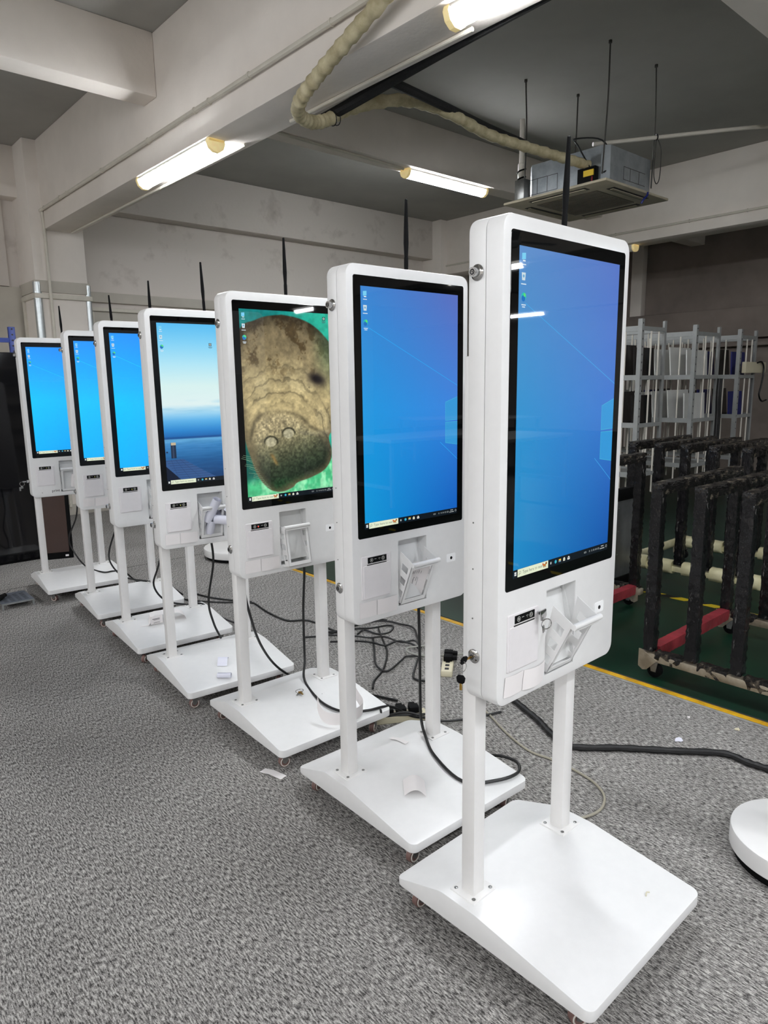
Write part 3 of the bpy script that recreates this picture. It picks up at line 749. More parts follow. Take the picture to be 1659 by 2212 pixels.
KI = {}
KI[1] = kiosk(1.387, .924, .71, 'white kiosk with blue screen, empty open basket and keys hanging from its side lock',
              blue_picture((92, 142, 200), (88, 118, 196), (48, 146, 206), (60, 118, 206), (22, 136, 196), (14, 82, 166)), 26, 'indicator_light_off', ('out', 'in'), (.062, 0, 2.5), 3)
KI[2] = kiosk(1.498, 1.554, -1.32, 'white kiosk with blue screen and one printed receipt curled in its tilted basket',
              blue_picture((58, 132, 208), (90, 110, 190), (26, 150, 222), (60, 130, 220), (10, 150, 214), (16, 92, 186)), 22, 'indicator_light_off', ('out', 'in'), (.04, 0, .5), 5)
KI[3] = kiosk(1.515, 2.248, -2.06, 'white kiosk showing a whiskered grey manatee on its screen', manatee_picture(), -9, 'indicator_light_red', ('in', 'in'), (.045, 0, -.3), 11)
KI[4] = kiosk(1.507, 2.912, -5.74, 'white kiosk showing a lake and jetty, its basket stuffed with rolled papers', jetty_picture(), 15, 'indicator_light', ('in', 'out'), (.05, 0, -1.5), 17)
B5 = ((32, 152, 255), (28, 138, 250), (18, 200, 255), (18, 180, 255), (14, 182, 255), (12, 156, 250))
KI[5] = kiosk(1.551, 3.575, -4.3, 'white kiosk with plain blue screen, directly behind the lake and jetty one', blue_picture(*B5), 20, 'indicator_light', ('in', 'out'), (.045, 0, 0), 23)
KI[6] = kiosk(1.602, 4.261, -5.64, 'white kiosk with plain blue screen, last but one in the row', blue_picture(*B5), 20, 'indicator_light', ('out', 'in'), (.05, 0, -2), 29)
KI[7] = kiosk(1.54, 4.999, -4.89, 'white kiosk with plain blue screen at the end of the row beside the leaning television', blue_picture(*B5), 4, 'indicator_light', ('out', 'out'), (.05, 0, -1), 31)
bpy.context.view_layer.update()
def KW(k, p):
    return KI[k].matrix_world @ Vector(p)
def in_k(k, mb):
    return mb.xform(KI[k].matrix_world)
def one(name, mb, m, label, cat, group=None, **kw):
    """a one-mesh thing whose origin sits at its own middle"""
    V = np.array(mb.v); c = Vector(((V[:, 0].min()+V[:, 0].max())/2, (V[:, 1].min()+V[:, 1].max())/2, V[:, 2].min()))
    mb.v = [tuple(Vector(p)-c) for p in mb.v]
    o = mb.build(name, M[m], **kw); o.location = c
    return tag(o, label, cat, group)
def ribbon(path, wdir, wd, th=.0004):
    """a strip of paper swept along a path, with thickness"""
    P = [Vector(p) for p in path]; W = Vector(wdir).normalized()*wd; Ls = []
    for i, p in enumerate(P):
        t = (P[min(i+1, len(P)-1)] - P[max(i-1, 0)]).normalized(); n = t.cross(W.normalized()).normalized()*th
        Ls.append([tuple(p - n), tuple(p + W - n), tuple(p + W + n), tuple(p + n)])
    return MB().loops(Ls, True, True)

# papers taped below the printers
for kk, word in ((1, 'the kiosk with the keys'), (2, 'the kiosk with the curled receipt'), (3, 'the manatee kiosk'), (4, 'the lake and jetty kiosk'), (6, 'the last but one kiosk')):
    a = []
    for i in range(9):
        s = i/8; a.append((-.2235 + .066*s, -.0012 - (.004 if kk == 1 else .0015)*math.sin(s*3.0) , .7165))
    b = []
    for i in range(9):
        s = i/8; b.append((-.155 + .081*s, -.0014 - (.011 if kk == 1 else .004)*math.sin(s*3.1)*(1-s*.4), .7165))
    mb = MB()
    for path, z0, z1 in ((a, .6935, .7425), (b, .692, .741)):
        Ls = [[(p[0], p[1]+.0003, z0), (p[0]+(.004 if kk == 1 else 0), p[1]-.002+.0003, z1), (p[0]+(.004 if kk == 1 else 0), p[1]-.002-.0003, z1), (p[0], p[1]-.0003, z0)] for p in path]
        mb.loops(Ls, True, True)
    one('paper_strip', in_k(kk, mb), 'paper', 'blank white paper strip stuck below the printer of ' + word, 'paper', 'paper strips below the printers')
# word on the end kiosk
vs, fs = text_polys('print', .026)
lt = MB().add([(p[0]-.125, -.0008, p[1]+.703) for p in vs], fs).build('lettering', M['ink'], KI[7], smooth=False)
MB().box(-.186, -.184, -.001, 0, .70, .707).build('side_screw', M['slot'], KI[7])

# keys
def key_mb(n=None):
    """key lying along -X from its tip at 0: brass blade then a dark bow"""
    bl = MB().box(-.016, 0, -.0009, .0009, -.0028, .0022)
    for i in range(4): bl.box(-.012+.003*i, -.0105+.003*i, -.0009, .0009, .0022, .0034)
    bw = MB().prism([(-.016, -.005), (-.019, -.009), (-.030, -.011), (-.036, -.006), (-.036, .006), (-.030, .011), (-.019, .009), (-.016, .005)], 'y', -.0022, .0022)
    return bl, bw
t = thing('key_ring', 'black-headed key in the lower side lock with a spare key dangling on a ring', 'keys', KW(1, (-FX-.009, .0665, .7816)), R(.71))
bl, bw = key_mb(); bl.build('key_blade', M['brass'], t).rotation_euler = (R(20), 0, 0)
bw.build('key_head', M['black'], t, bevel=.001).rotation_euler = (R(20), 0, 0)
MB().ring((-.034, 0, -.014), (.2, 1, 0), .0135, .0008, 26, 6).build('ring', M['chrome'], t)
b2, w2 = key_mb()
Mx = Matrix.Translation((-.036, 0, -.066)) @ Matrix.Rotation(R(-90), 4, 'Y') @ Matrix.Rotation(R(70), 4, 'X')
Mx = Matrix.Translation((-.036, 0, -.068)) @ Matrix.Rotation(R(90), 4, 'Y') @ Matrix.Rotation(R(75), 4, 'X')
b2.xform(Mx).build('key_blade', M['brass'], t); w2.xform(Mx).build('key_head', M['black'], t, bevel=.001)
t = thing('key_ring', 'steel keys and ring in the printer lock beside the empty open basket', 'keys', KW(1, (-.107, -.0055, .869)), R(.71))
MB().box(-.001, .001, -.012, 0, -.003, .003).build('key_blade', M['chrome'], t)
MB().prism([(-.012, .009), (.011, .011), (.014, -.005), (.005, -.018), (-.007, -.015)], 'y', -.016, -.012).build('key_head', M['chrome'], t, bevel=.001)
MB().ring((.007, -.02, -.024), (.5, 1, .1), .0125, .0013, 28, 6).build('ring', M['chrome'], t)
MB().prism([(-.004, -.028), (.004, -.026), (.008, -.043), (.0, -.046)], 'y', -.0165, -.0145).build('spare_key', M['chrome'], t, bevel=.0006)
t = thing('key_ring', 'small bunch of keys hanging from the side lock of the end kiosk', 'keys', KW(7, (-FX-.02, .0665, .7816)), R(-4.9))
MB().box(-.022, 0, -.001, .001, -.004, .004).build('key_blade', M['chrome'], t)
MB().ring((-.026, 0, -.014), (.2, 1, 0), .014, .001, 22, 6).build('ring', M['chrome'], t)
MB().prism([(-.034, -.026), (-.022, -.026), (-.02, -.044), (-.036, -.046)], 'y', -.002, .002).build('key_head', M['steel'], t, bevel=.001)
MB().box(-.046, -.036, -.004, -.001, -.06, -.034).build('spare_key', M['steel'], t)
p = KW(3, (.0115, .025, .1335))
t = thing('key_ring', 'ring of small keys lying on the base of the manatee kiosk', 'keys', p, R(20))
MB().ring((0.012, .01, .002), (0, .15, 1), .017, .0011, 28, 6).build('ring', M['chrome'], t)
for i, a in enumerate((10, 60)):
    mb = MB().box(-.03, -.01, -.003, .003, .001+.002*i, .003+.002*i).box(-.012, .004, -.007, .007, .001+.002*i, .003+.002*i)
    mb.xform(Matrix.Rotation(R(a), 4, 'Z')).build('spare_key', M['brass'] if i else M['steel'], t)

# receipts in the baskets and on the bases
def in_basket(k, mb, lean):
    Mx = KI[k].matrix_world @ Matrix.Translation((-.0045, 0, .703)) @ Matrix.Rotation(R(lean), 4, 'X')
    return mb.xform(Mx)
def scroll(rad, length, turns=1.3, n=26):
    P = []
    for i in range(n+1):
        a = 2*math.pi*turns*i/n; r = rad*(0.72 + 0.28*i/n); P.append((r*math.cos(a), r*math.sin(a), 0))
    return ribbon(P, (0, 0, 1), length)
# printed receipt of kiosk 2
pth = [(-.044 + .088*i/14, .010 + .026*math.sin(math.pi*i/14), .004) for i in range(15)]
t = thing('receipt', 'printed receipt curled upright inside the tilted basket', 'receipt', KW(2, (-.0045, 0, .703)))
mb = ribbon(pth, (0, 0, 1), .125); Mi = t.matrix_basis.inverted()
in_basket(2, mb, 22).xform(Mi).build('paper', M['paper'], t)
pr = MB()
def yp(x): return .010 + .026*math.sin(math.pi*min(max((x+.044)/.088, 0), 1)) - .0010
for txt, sz, bx, bz in (('Windows', .0125, -.031, .058), ('Test Page', .0115, -.019, .056), ('Properties', .007, .008, .070), ('Printer', .006, .016, .072)):
    vs, fs = text_polys(txt, sz)
    pr.add([(bx + p[1], yp(bx + p[1]), bz - p[0]) for p in vs], fs)
for bx, l in ((-.006, .045), (-.002, .04), (.022, .03)): pr.box(bx, bx+.0009, yp(bx)-.0002, yp(bx), .07-l, .07)
for i in range(6):
    bx = -.004 + .006*i; pr.box(bx, bx+.0012, yp(bx)-.0004, yp(bx), .082 + .001*i, .094 + .001*i - .002*(i % 2))
in_basket(2, pr, 22).xform(Mi).build('print', M['ink'], t, smooth=False)
# rolls in kiosk 4
for i, (loc, rx, ry, rad, ln, lab) in enumerate((((-.020, .016, .078), 10, 16, .0225, .12, 'tall white paper roll sticking up out of the stuffed basket'),
                                        ((.012, .004, .088), 80, 48, .024, .07, 'paper roll lying across the stuffed basket with its open end showing'),
                                        ((-.008, .020, .006), 6, -8, .0225, .08, 'short white paper roll standing low inside the stuffed basket'),
                                        ((.045, .006, .112), 62, 66, .026, .07, 'loose paper curl drooping over the rim of the stuffed basket'))):
    mb = scroll(rad, ln, 1.25); mb.xform(Matrix.Translation(loc) @ Euler((R(rx), R(ry), R(40*i)), 'XYZ').to_matrix().to_4x4())
    one('paper_roll', in_basket(4, mb, 15), 'paper_blue', lab, 'paper roll', 'paper rolls in a basket')
mb = scroll(.024, .09, 1.2); mb.xform(Matrix.Translation((.02, .026, .02)) @ Matrix.Rotation(R(12), 4, 'Y'))
one('paper_roll', in_basket(7, mb, 4), 'paper', 'white paper roll inside the basket of the end kiosk', 'paper roll')
# curls on bases
def zbase(y): return .1329 + (.0916-.1329)*(y-.044)/(-.2719-.044) if y < .044 else .1329
def curl(k, c, ang, ln, wd, h, label, m='paper', turn=0.0):
    """paper strip arched over the base: chord ln along its direction, width wd"""
    P = []
    for i in range(13):
        s = i/12; P.append((ln*(s-.5), 0, h*math.sin(math.pi*s) + .001))
    mb = ribbon(P, (0, 1, 0), wd)
    tilt = math.atan((.1329-.0916)/.316)
    mb.xform(Matrix.Translation((c[0], c[1], zbase(c[1]) + .002)) @ Matrix.Rotation(tilt, 4, 'X') @ Matrix.Rotation(R(ang), 4, 'Z'))
    return one('paper_curl', in_k(k, mb), m, label, 'paper')
curl(2, (-.11, -.12), -38, .07, .075, .022, 'curled blank receipt lying on the base of the kiosk with the tilted basket')
mb = ribbon([(.048, .190, .1275), (.052, .155, .136), (.055, .110, .137)], (1, .1, 0), .018)
one('paper_strip', in_k(2, mb), 'paper', 'narrow paper strip lying on the base behind the curled receipt', 'paper')
# standing curl on kiosk 3
P = []
for i in range(27):
    a = R(-190 + 215*i/26); P.append((.056 + .098*math.cos(a), -.195 + .078*math.sin(a), .104 + .055*(abs(i-13)/13)**6))
one('paper_curl', in_k(3, ribbon(P, (0, -.10, .99), .050)), 'paper', 'long paper strip standing in a loop on the base of the manatee kiosk', 'paper')
mb = scroll(.010, .045, 1.4); mb.xform(Matrix.Translation((.045, -.282, .125)) @ Matrix.Rotation(R(12), 4, 'Y'))
one('paper_roll', in_k(3, mb), 'paper_blue', 'tiny tight paper roll beside the standing paper loop', 'paper roll')
mb = scroll(.012, .062, 1.4); mb.xform(Matrix.Translation((-.10, -.205, .112)) @ Matrix.Rotation(R(-38), 4, 'Z') @ Matrix.Rotation(R(90), 4, 'Y'))
one('paper_roll', in_k(4, mb), 'paper_blue', 'small paper roll lying on the base of the lake and jetty kiosk', 'paper roll')
curl(4, (-.005, -.10), 62, .075, .045, .022, 'loosely folded paper lying on the base of the lake and jetty kiosk', 'paper_blue')
t = thing('receipt', 'printed receipt folded and lying on a kiosk base with its ends curling', 'receipt', KW(5, (-.06, -.02, .128)))
Mi = t.matrix_basis.inverted()
P = [(-.185, -.02, .123), (-.16, -.03, .1235), (-.125, -.04, .124), (-.115, -.041, .14), (-.112, -.036, .165), (-.085, -.030, .172), (-.05, -.032, .170), (0.0, -.045, .172), (.04, -.05, .166), (.07, -.055, .145), (.078, -.058, .124)]
in_k(5, ribbon(P, (.25, 1, 0), .078)).xform(Mi).build('paper', M['paper'], t)
pr = MB().box(-.115, -.05, -.0455, -.045, .128, .172)
in_k(5, pr).xform(Mi).build('front_flap', M['paper'], t)
pr = MB().box(-.106, -.066, -.0462, -.0458, .155, .158).box(-.1, -.066, -.0462, -.0458, .150, .152).box(-.1, -.066, -.0462, -.0458, .138, .139).box(-.1, -.066, -.0462, -.0458, .133, .1345)
in_k(5, pr).xform(Mi).build('print', M['ink'], t)
mb = ribbon([(1.195, 2.06, .002), (1.21, 2.02, .005), (1.225, 1.965, .002)], (1, .25, 0), .03)
one('paper_scrap', mb, 'paper', 'small blank paper scrap lying on the carpet', 'paper')
mb = in_k(1, MB().tube(smooth_path([(.13, -.19, .1055), (.14, -.186, .108), (.148, -.19, .1065)], 4), .0015, 6))
one('paper_scrap', mb, 'cream', 'tiny beige sliver on the base of the kiosk with the keys', 'scrap')
for q, (u, v, r) in enumerate(((2.53, 1.13, .018), (2.78, 1.01, .012), (2.74, 1.19, .007))):
    mb = MB().prism([(u + r*math.cos(a)*(1+.4*math.sin(3*a+q)), v + r*.8*math.sin(a)) for a in [2*math.pi*i/9 for i in range(9)]], 'z', 0.0005, 0.003)
    one('litter_scrap', mb, ('paper_blue', 'cream', 'paper')[q], ('crumpled clear wrapper scrap on the carpet beside the thick cable', 'beige paper scrap on the carpet near the yellow floor line', 'tiny white speck of paper on the carpet by the yellow floor line')[q], 'scrap')

# ------------------------------------------------------------------ cables
def cable(pts, r, label, m='cable', k=6, n=7, parts=None):
    P = smooth_path(pts, k)
    return one('cable', MB().tube([tuple(p) for p in P], r, n), m, label, 'cable')
def fz(L, z=.007): return [(a, b, z) for a, b in L]
P = [Vector(p) for p in smooth_path(fz([(2.38, 1.92), (2.29, 1.7), (2.24, 1.58), (2.19, 1.49), (2.16, 1.38), (2.29, 1.24), (2.41, 1.1), (2.53, 0.96), (2.53, 0.87), (2.54, 0.80), (2.56, .7)], .013), 8)]
one('cable', MB().tube([tuple(p) for p in P], [.0125 + .0015*math.sin(i*1.7) for i in range(len(P))], 9), 'cable_wrap', 'thick taped black cable crossing the carpet towards the round stand', 'cable')
cable(fz([(2.2, 1.95), (2.16, 1.8), (2.08, 1.63), (2.03, 1.48), (2.04, 1.38), (2.04, 1.29), (2.02, 1.19), (1.97, 1.12), (1.89, 1.09), (1.80, 1.11), (1.7, 1.16)], .005), .0045, 'thin beige cable curving over the carpet behind the kiosk with the keys', 'cable_beige')
tangle = [
 [(2.22, 3.06), (2.4, 2.97), (2.49, 2.93), (2.57, 2.9), (2.58, 2.85), (2.51, 2.81), (2.44, 2.83), (2.42, 2.92), (2.36, 2.91)],
 [(2.42, 3.1), (2.6, 2.95), (2.64, 2.86), (2.64, 2.75), (2.56, 2.63), (2.48, 2.52)],
 [(2.2, 2.98), (2.32, 2.86), (2.35, 2.79), (2.41, 2.74), (2.43, 2.66), (2.44, 2.61), (2.49, 2.58), (2.46, 2.5)],
 [(2.5, 2.89), (2.41, 2.75), (2.29, 2.58), (2.14, 2.44), (2.02, 2.37), (1.95, 2.3)],
 [(2.38, 2.8), (2.27, 2.66), (2.14, 2.5), (2.12, 2.42), (2.15, 2.4), (2.26, 2.44), (2.33, 2.47), (2.39, 2.41)],
 [(2.16, 2.9), (2.26, 2.79), (2.31, 2.72), (2.34, 2.65), (2.42, 2.64), (2.45, 2.57), (2.44, 2.49)],
 [(2.36, 2.42), (2.25, 2.33), (2.19, 2.28), (2.17, 2.24), (2.18, 2.19), (2.24, 2.15)],
 [(2.1, 3.05), (2.2, 3.0), (2.36, 3.02), (2.5, 3.0), (2.58, 3.02), (2.63, 2.96)]]
labs = ['black cable looped in the tangle on the carpet behind the manatee kiosk', 'black cable sweeping round the outer edge of the cable tangle', 'black cable weaving through the middle of the cable tangle',
        'black cable running from the tangle to the manatee kiosk base', 'black cable bending round in a loose bow beside the tangle', 'black cable on the near side of the tangle leading to the power strip',
        'black lead curling off the power strip by the wall side', 'black cable coiled at the back of the tangle']
for i, (L, lb) in enumerate(zip(tangle, labs)): cable([(a, b, .007 + .006*(i % 3) + .004*math.sin(j*2.1+i)) for j, (a, b) in enumerate(L)], .0055, lb)
cable(fz([(2.52, 2.47), (2.43, 2.52), (2.39, 2.53), (2.36, 2.5), (2.36, 2.45), (2.39, 2.39), (2.5, 2.3), (2.6, 2.26)], .02), .0055, 'light grey cable looped beside the power strip', 'cable_grey')
cable(fz([(2.05, 4.3), (2.1, 4.1), (2.22, 3.85), (2.23, 3.78), (2.2, 3.59), (2.2, 3.38), (2.28, 3.31), (2.3, 3.22), (2.3, 3.02), (2.36, 2.95)]), .0055, 'black cable snaking over the carpet behind the kiosk row')
cable(fz([(1.9, 4.45), (1.95, 4.2), (2.0, 4.1), (2.08, 3.99), (2.15, 3.92), (2.24, 3.85)]), .005, 'thin black cable on the carpet behind the lake and jetty kiosk')
def kcable(k, pts, label, r=.0055): cable([tuple(KW(k, p)) for p in pts], r, label)
kcable(3, [(.10, .115, .72), (.116, .12, .63), (.13, .16, .45), (.14, .18, .30), (.13, .165, .20), (.085, .10, .141), (.043, -.085, .123), (.075, -.195, .110), (.16, -.24, .104), (.27, -.25, .09), (.36, -.28, .03), (.42, -.30, .008)], 'black power cable hanging from the manatee kiosk and draped over its base')
kcable(2, [(.12, .115, .72), (.1328, .12, .62), (.165, .15, .42), (.18, .165, .27), (.17, .15, .18), (.143, .10, .142), (.0817, -.011, .133), (.0633, -.16, .113), (.1586, -.225, .107), (.2478, -.238, .105), (.305, -.19, .10), (.312, -.123, .09), (.305, -.046, .07), (.31, .085, .05), (.306, .168, .02), (.30, .28, .008)], 'black power cable hanging from the tilted-basket kiosk and looped over its base')
kcable(3, [(-.17, .126, .62), (-.14, .15, .50), (-.04, .25, .30), (.10, .36, .12), (.22, .38, .02), (.30, .30, .008), (.36, .1, .008), (.44, -.1, .008)], 'black cable slanting down behind the post of the manatee kiosk')
kcable(4, [(.03, .115, .70), (.045, .13, .55), (.02, .16, .35), (.05, .19, .22), (.1, .24, .12), (.16, .34, .03), (.2, .45, .008)], 'black power cable hanging behind the lake and jetty kiosk')
kcable(5, [(.05, .115, .70), (.07, .13, .60), (.02, .16, .40), (-.01, .18, .28), (.06, .20, .17), (.17, .14, .137), (.24, .1, .137), (.33, .05, .05), (.4, .0, .008)], 'black power cable hanging behind the kiosk after the lake and jetty one')
kcable(6, [(.02, .115, .70), (.0, .14, .55), (-.05, .20, .36), (-.03, .25, .25), (.05, .26, .15), (.16, .1, .137), (.26, .06, .11), (.36, .05, .02)], 'black power cable hanging behind the last but one kiosk')
kcable(7, [(.06, .115, .70), (.05, .15, .5), (-.005, .2, .33), (.02, .18, .22), (.06, .06, .138), (.13, -.11, .118), (.2, -.12, .117), (.27, -.14, .10), (.35, -.15, .02), (.45, -.2, .008)], 'black power cable hanging from the end kiosk across its base')
# small leads round the near power strip
cable([(1.70, 1.96, .11), (1.74, 1.99, .06), (1.80, 1.97, .05), (1.85, 1.93, .05), (1.92, 1.90, .04), (2.0, 1.92, .01)], .005, 'short black lead plugged into the near power strip')
cable([(1.80, 2.02, .05), (1.84, 2.06, .02), (1.80, 2.10, .01), (1.74, 2.05, .02), (1.76, 1.98, .06), (1.83, 1.93, .065), (1.93, 1.86, .02), (2.06, 1.80, .008), (2.2, 1.75, .008)], .005, 'black lead looped round the near power strip')
cable([(1.60, 2.22, .12), (1.66, 2.16, .09), (1.74, 2.06, .05), (1.79, 2.01, .05)], .005, 'black lead coming over the manatee kiosk base to the near power strip')

def power_strip(loc, rz, label, plugs):
    t = thing('power_strip', label, 'power strip', loc, R(rz))
    MB().box(-.115, .115, -.028, .028, 0, .032).build('housing', M['cream'], t, bevel=.006)
    for i, x in enumerate((-.085, -.043, 0, .043, .085)):
        MB().box(x-.012, x+.012, -.010, .010, .0316, .0325).build('socket', M['slot'], t)
    for x in plugs:
        pg = MB().box(x-.021, x+.021, -.022, .022, .033, .060).box(x-.014, x+.014, -.045, -.018, .036, .056).build('plug', M['black'], t, bevel=.004)
    return t
power_strip((1.845, 2.005, 0), 150, 'cream power strip crowded with black plugs beside the standing paper loop', (-.06, -.005, .05, .09))
power_strip((2.39, 2.24, 0), 40, 'white power strip with a large black plug behind the kiosk post', (.02, .08))

# ------------------------------------------------------------------ round stands
def round_stand(loc, r, label, h=1.5):
    t = thing('round_stand', label, 'stand', loc)
    MB().tube([(0, 0, .03), (0, 0, .028), (0, 0, .03), (0, 0, .078), (0, 0, .084), (0, 0, .086)], [r*.9, r*.99, r, r, r*.99, r*.97], 64).build('base', M['stand'], t, ang=30)
    MB().tube([(0, 0, .0), (0, 0, .03)], r*.93, 48).build('base_pad', M['black'], t)
    MB().tube([(0, 0, .085), (0, 0, .10), (0, 0, .14), (0, 0, h)], [.085, .065, .058, .055], 32).build('column', M['stand'], t)
    return t
round_stand((2.10, .56, 0), .19, 'round white stand base with a column beside the thick cable', .62)
round_stand((2.86, 5.05, 0), .30, 'round white stand base glimpsed behind the lake and jetty kiosk', .5)

# ------------------------------------------------------------------ left rear corner: screens, blue rack, vent plate
t = thing('television', 'tall black television panel leaning beside the end kiosk', 'television', (1.1, 6.13, 0), 0)
tilt = R(-6)
o = MB().box(-.55, .52, 0, .05, 0, 1.70).build('body', M['black'], t, bevel=.006); o.rotation_euler = (tilt, 0, 0)
o = MB().box(-.54, .51, -.002, .002, .02, 1.69).build('screen', M['tv_black'], t); o.rotation_euler = (tilt, 0, 0)
t = thing('monitor_panel', 'narrow panel with brown tinted screen standing behind the end kiosk', 'monitor', (1.70, 6.02, 0), R(-20))
o = MB().box(-.1, .115, 0, .03, 0, 1.15).build('frame', M['black'], t, bevel=.004); o.rotation_euler = (tilt, 0, 0)
o = MB().box(-.09, .085, -.002, .002, .055, 1.12).build('screen', M['tinted'], t); o.rotation_euler = (tilt, 0, 0)
o = MB().box(.055, .08, -.0035, .0, .018, .032).build('sticker', M['paper'], t); o.rotation_euler = (tilt, 0, 0)
t = thing('blue_rack', 'blue perforated rack frame rising behind the black television', 'rack', (1.80, 7.2, 0))
for x in (-.13, .025):
    MB().box(x-.028, x+.028, -.02, .02, 0, 1.96).build('upright', M['blue_rack'], t, bevel=.003)
    for i in range(6):
        MB().cyl((x, -.0205, 1.94-.05*i), (x, -.022, 1.94-.05*i), .008, n=8).build('slot_hole', M['slot'], t)
for z in (1.84, 1.3, .7): MB().box(-.13, .025, -.015, .015, z-.02, z+.02).build('cross_bar', M['blue_rack'], t)
t = thing('vent_plate', 'grey slotted metal vent plate lying on the carpet', 'vent plate', (1.095, 4.96, 0), R(-1))
MB().box(-.096, .096, -.13, .13, .036, .040).build('plate', M['ventgrey'], t)
slot = MB().box(-.012, .012, -.0035, .0035, .0395, .0405).mesh('slot', M['slot'])
for i in range(4):
    for j in range(7): q = link('slot', slot, t); q.location = (-.06 + .04*i, -.09 + .026*j, 0)
for x in (-.096, .086):
    for y in (-.13, .122): MB().box(x, x+.010, y, y+.008, 0, .037).build('foot', M['alu'], t)
MB().box(-.096, .096, -.133, -.128, .031, .041).build('front_lip', M['alu'], t)
t = thing('screwdriver', 'black-handled screwdriver resting on the grey vent plate', 'screwdriver', (1.052, 4.985, .0585), R(52))
MB().tube([(-.11, 0, 0), (-.10, 0, 0), (-.07, 0, 0), (-.03, 0, 0), (-.015, 0, 0), (0, 0, 0)], [.008, .017, .018, .016, .011, .014], 12).build('handle', M['black'], t)
MB().tube([(0, 0, 0), (.1, 0, .015)], .003, 8).build('shaft', M['steel'], t)

# ------------------------------------------------------------------ air conditioner and its pipes
ax0, ax1, ay0, ay1, az = 4.99, 5.97, 3.06, 4.04, 2.88
t = thing('air_conditioner', 'ceiling cassette air conditioner hanging on four threaded rods', 'air conditioner', (5.48, 3.55, az))
def off(mb): return mb.xform(Matrix.Translation((-5.48, -3.55, -az)))
off(MB().box(ax0, ax1, ay0, ay1, az, az+.022)).build('panel', M['acpanel'], t, bevel=.008)
off(MB().box(ax0+.2, ax1-.2, ay0+.2, ay1-.2, az-.006, az+.002)).build('intake_grille', M['acdark'], t, bevel=.004)
for i in range(9):
    x = ax0 + .23 + i*.06; off(MB().box(x, x+.012, ay0+.22, ay1-.22, az-.009, az-.005)).build('grille_slat', M['acdark'], t)
for (a, b, c, d) in ((ax0+.06, ax0+.13, ay0+.22, ay1-.22), (ax1-.13, ax1-.06, ay0+.22, ay1-.22), (ax0+.22, ax1-.22, ay0+.06, ay0+.13), (ax0+.22, ax1-.22, ay1-.13, ay1-.06)):
    off(MB().box(a, b, c, d, az-.002, az+.001)).build('air_outlet', M['slot'], t)
    if b-a < d-c: fl = MB().box(a+.02, a+.05, c+.02, d-.02, az-.008, az-.003)
    else: fl = MB().box(a+.02, b-.02, c+.02, c+.05, az-.008, az-.003)
    off(fl).build('flap', M['acpanel'], t)
off(MB().prism([(5.17, 3.22), (5.22, 3.17), (5.84, 3.17), (5.89, 3.22), (5.89, 3.88), (5.84, 3.93), (5.22, 3.93), (5.17, 3.88)], 'z', az+.02, az+.32)).build('casing', M['galv'], t)
for (u0, u1, v0, v1) in ((5.42, 5.52, .10, .20), (5.52, 5.66, .10, .20), (5.66, 5.76, .10, .20)):
    for s in ((u0, u1, v0, v0+.004), (u0, u1, v1-.004, v1), (u0, u0+.004, v0, v1)):
        off(MB().box(s[0], s[1], 3.1685, 3.171, az+s[2], az+s[3])).build('knockout_line', M['rod'], t)
for (u0, u1) in ((3.62, 3.72), (3.72, 3.82), (3.82, 3.9)):
    for s in ((u0, u1, .08, .084), (u0, u1, .2, .204), (u0, u0+.004, .08, .2)):
        off(MB().box(5.1685, 5.171, s[0], s[1], az+s[2], az+s[3])).build('knockout_line', M['rod'], t)
off(MB().box(5.12, 5.175, 3.24, 3.40, az+.02, az+.17)).build('valve_box', M['black'], t, bevel=.004)
off(MB().box(5.112, 5.121, 3.25, 3.34, az+.10, az+.145)).build('warning_label', M['yellow_label'], t)
off(MB().box(5.09, 5.18, 3.90, 4.0, az+.05, az+.21)).build('drain_pump', M['steel'], t, bevel=.004)
for (cx, cy), (bx, by) in (((5.19, 3.98), (5.17, 3.96)), ((5.80, 3.87), (5.78, 3.90)), ((5.12, 3.15), (5.14, 3.19)), ((5.78, 3.13), (5.85, 3.16))):
    mid = ((cx+bx)/2 + .02, (cy+by)/2, 3.5)
    rd = off(MB().tube(smooth_path([(cx, cy, 3.9), mid, (bx, by, az+.1)], 5), .006, 8)).build('hanging_rod', M['rod'], t)
    off(MB().cyl((cx, cy, 3.88), (cx, cy, 3.9), .013, n=10)).build('rod_nut', M['rod'], rd)
for q, pts in enumerate(([(5.14, 3.3, az+.17), (5.08, 3.38, az+.34), (5.16, 3.46, az+.42), (5.3, 3.3, az+.40), (5.3, 3.18, az+.2), (5.18, 3.2, az+.12)], [(5.13, 3.27, az+.02), (5.11, 3.26, az+.07), (5.13, 3.27, az+.1)])):
    off(MB().tube(smooth_path(pts, 6), .006, 7)).build('wire', M['cable'] if q == 0 else M['red_foam'], t)
off(MB().tube(smooth_path([(5.60, 3.05, az+.01), (5.61, 3.06, az-.012), (5.63, 3.10, az-.03), (5.63, 3.12, az-.06)], 5), .008, 6)).build('tape_scrap', M['sheet_blue'], t)

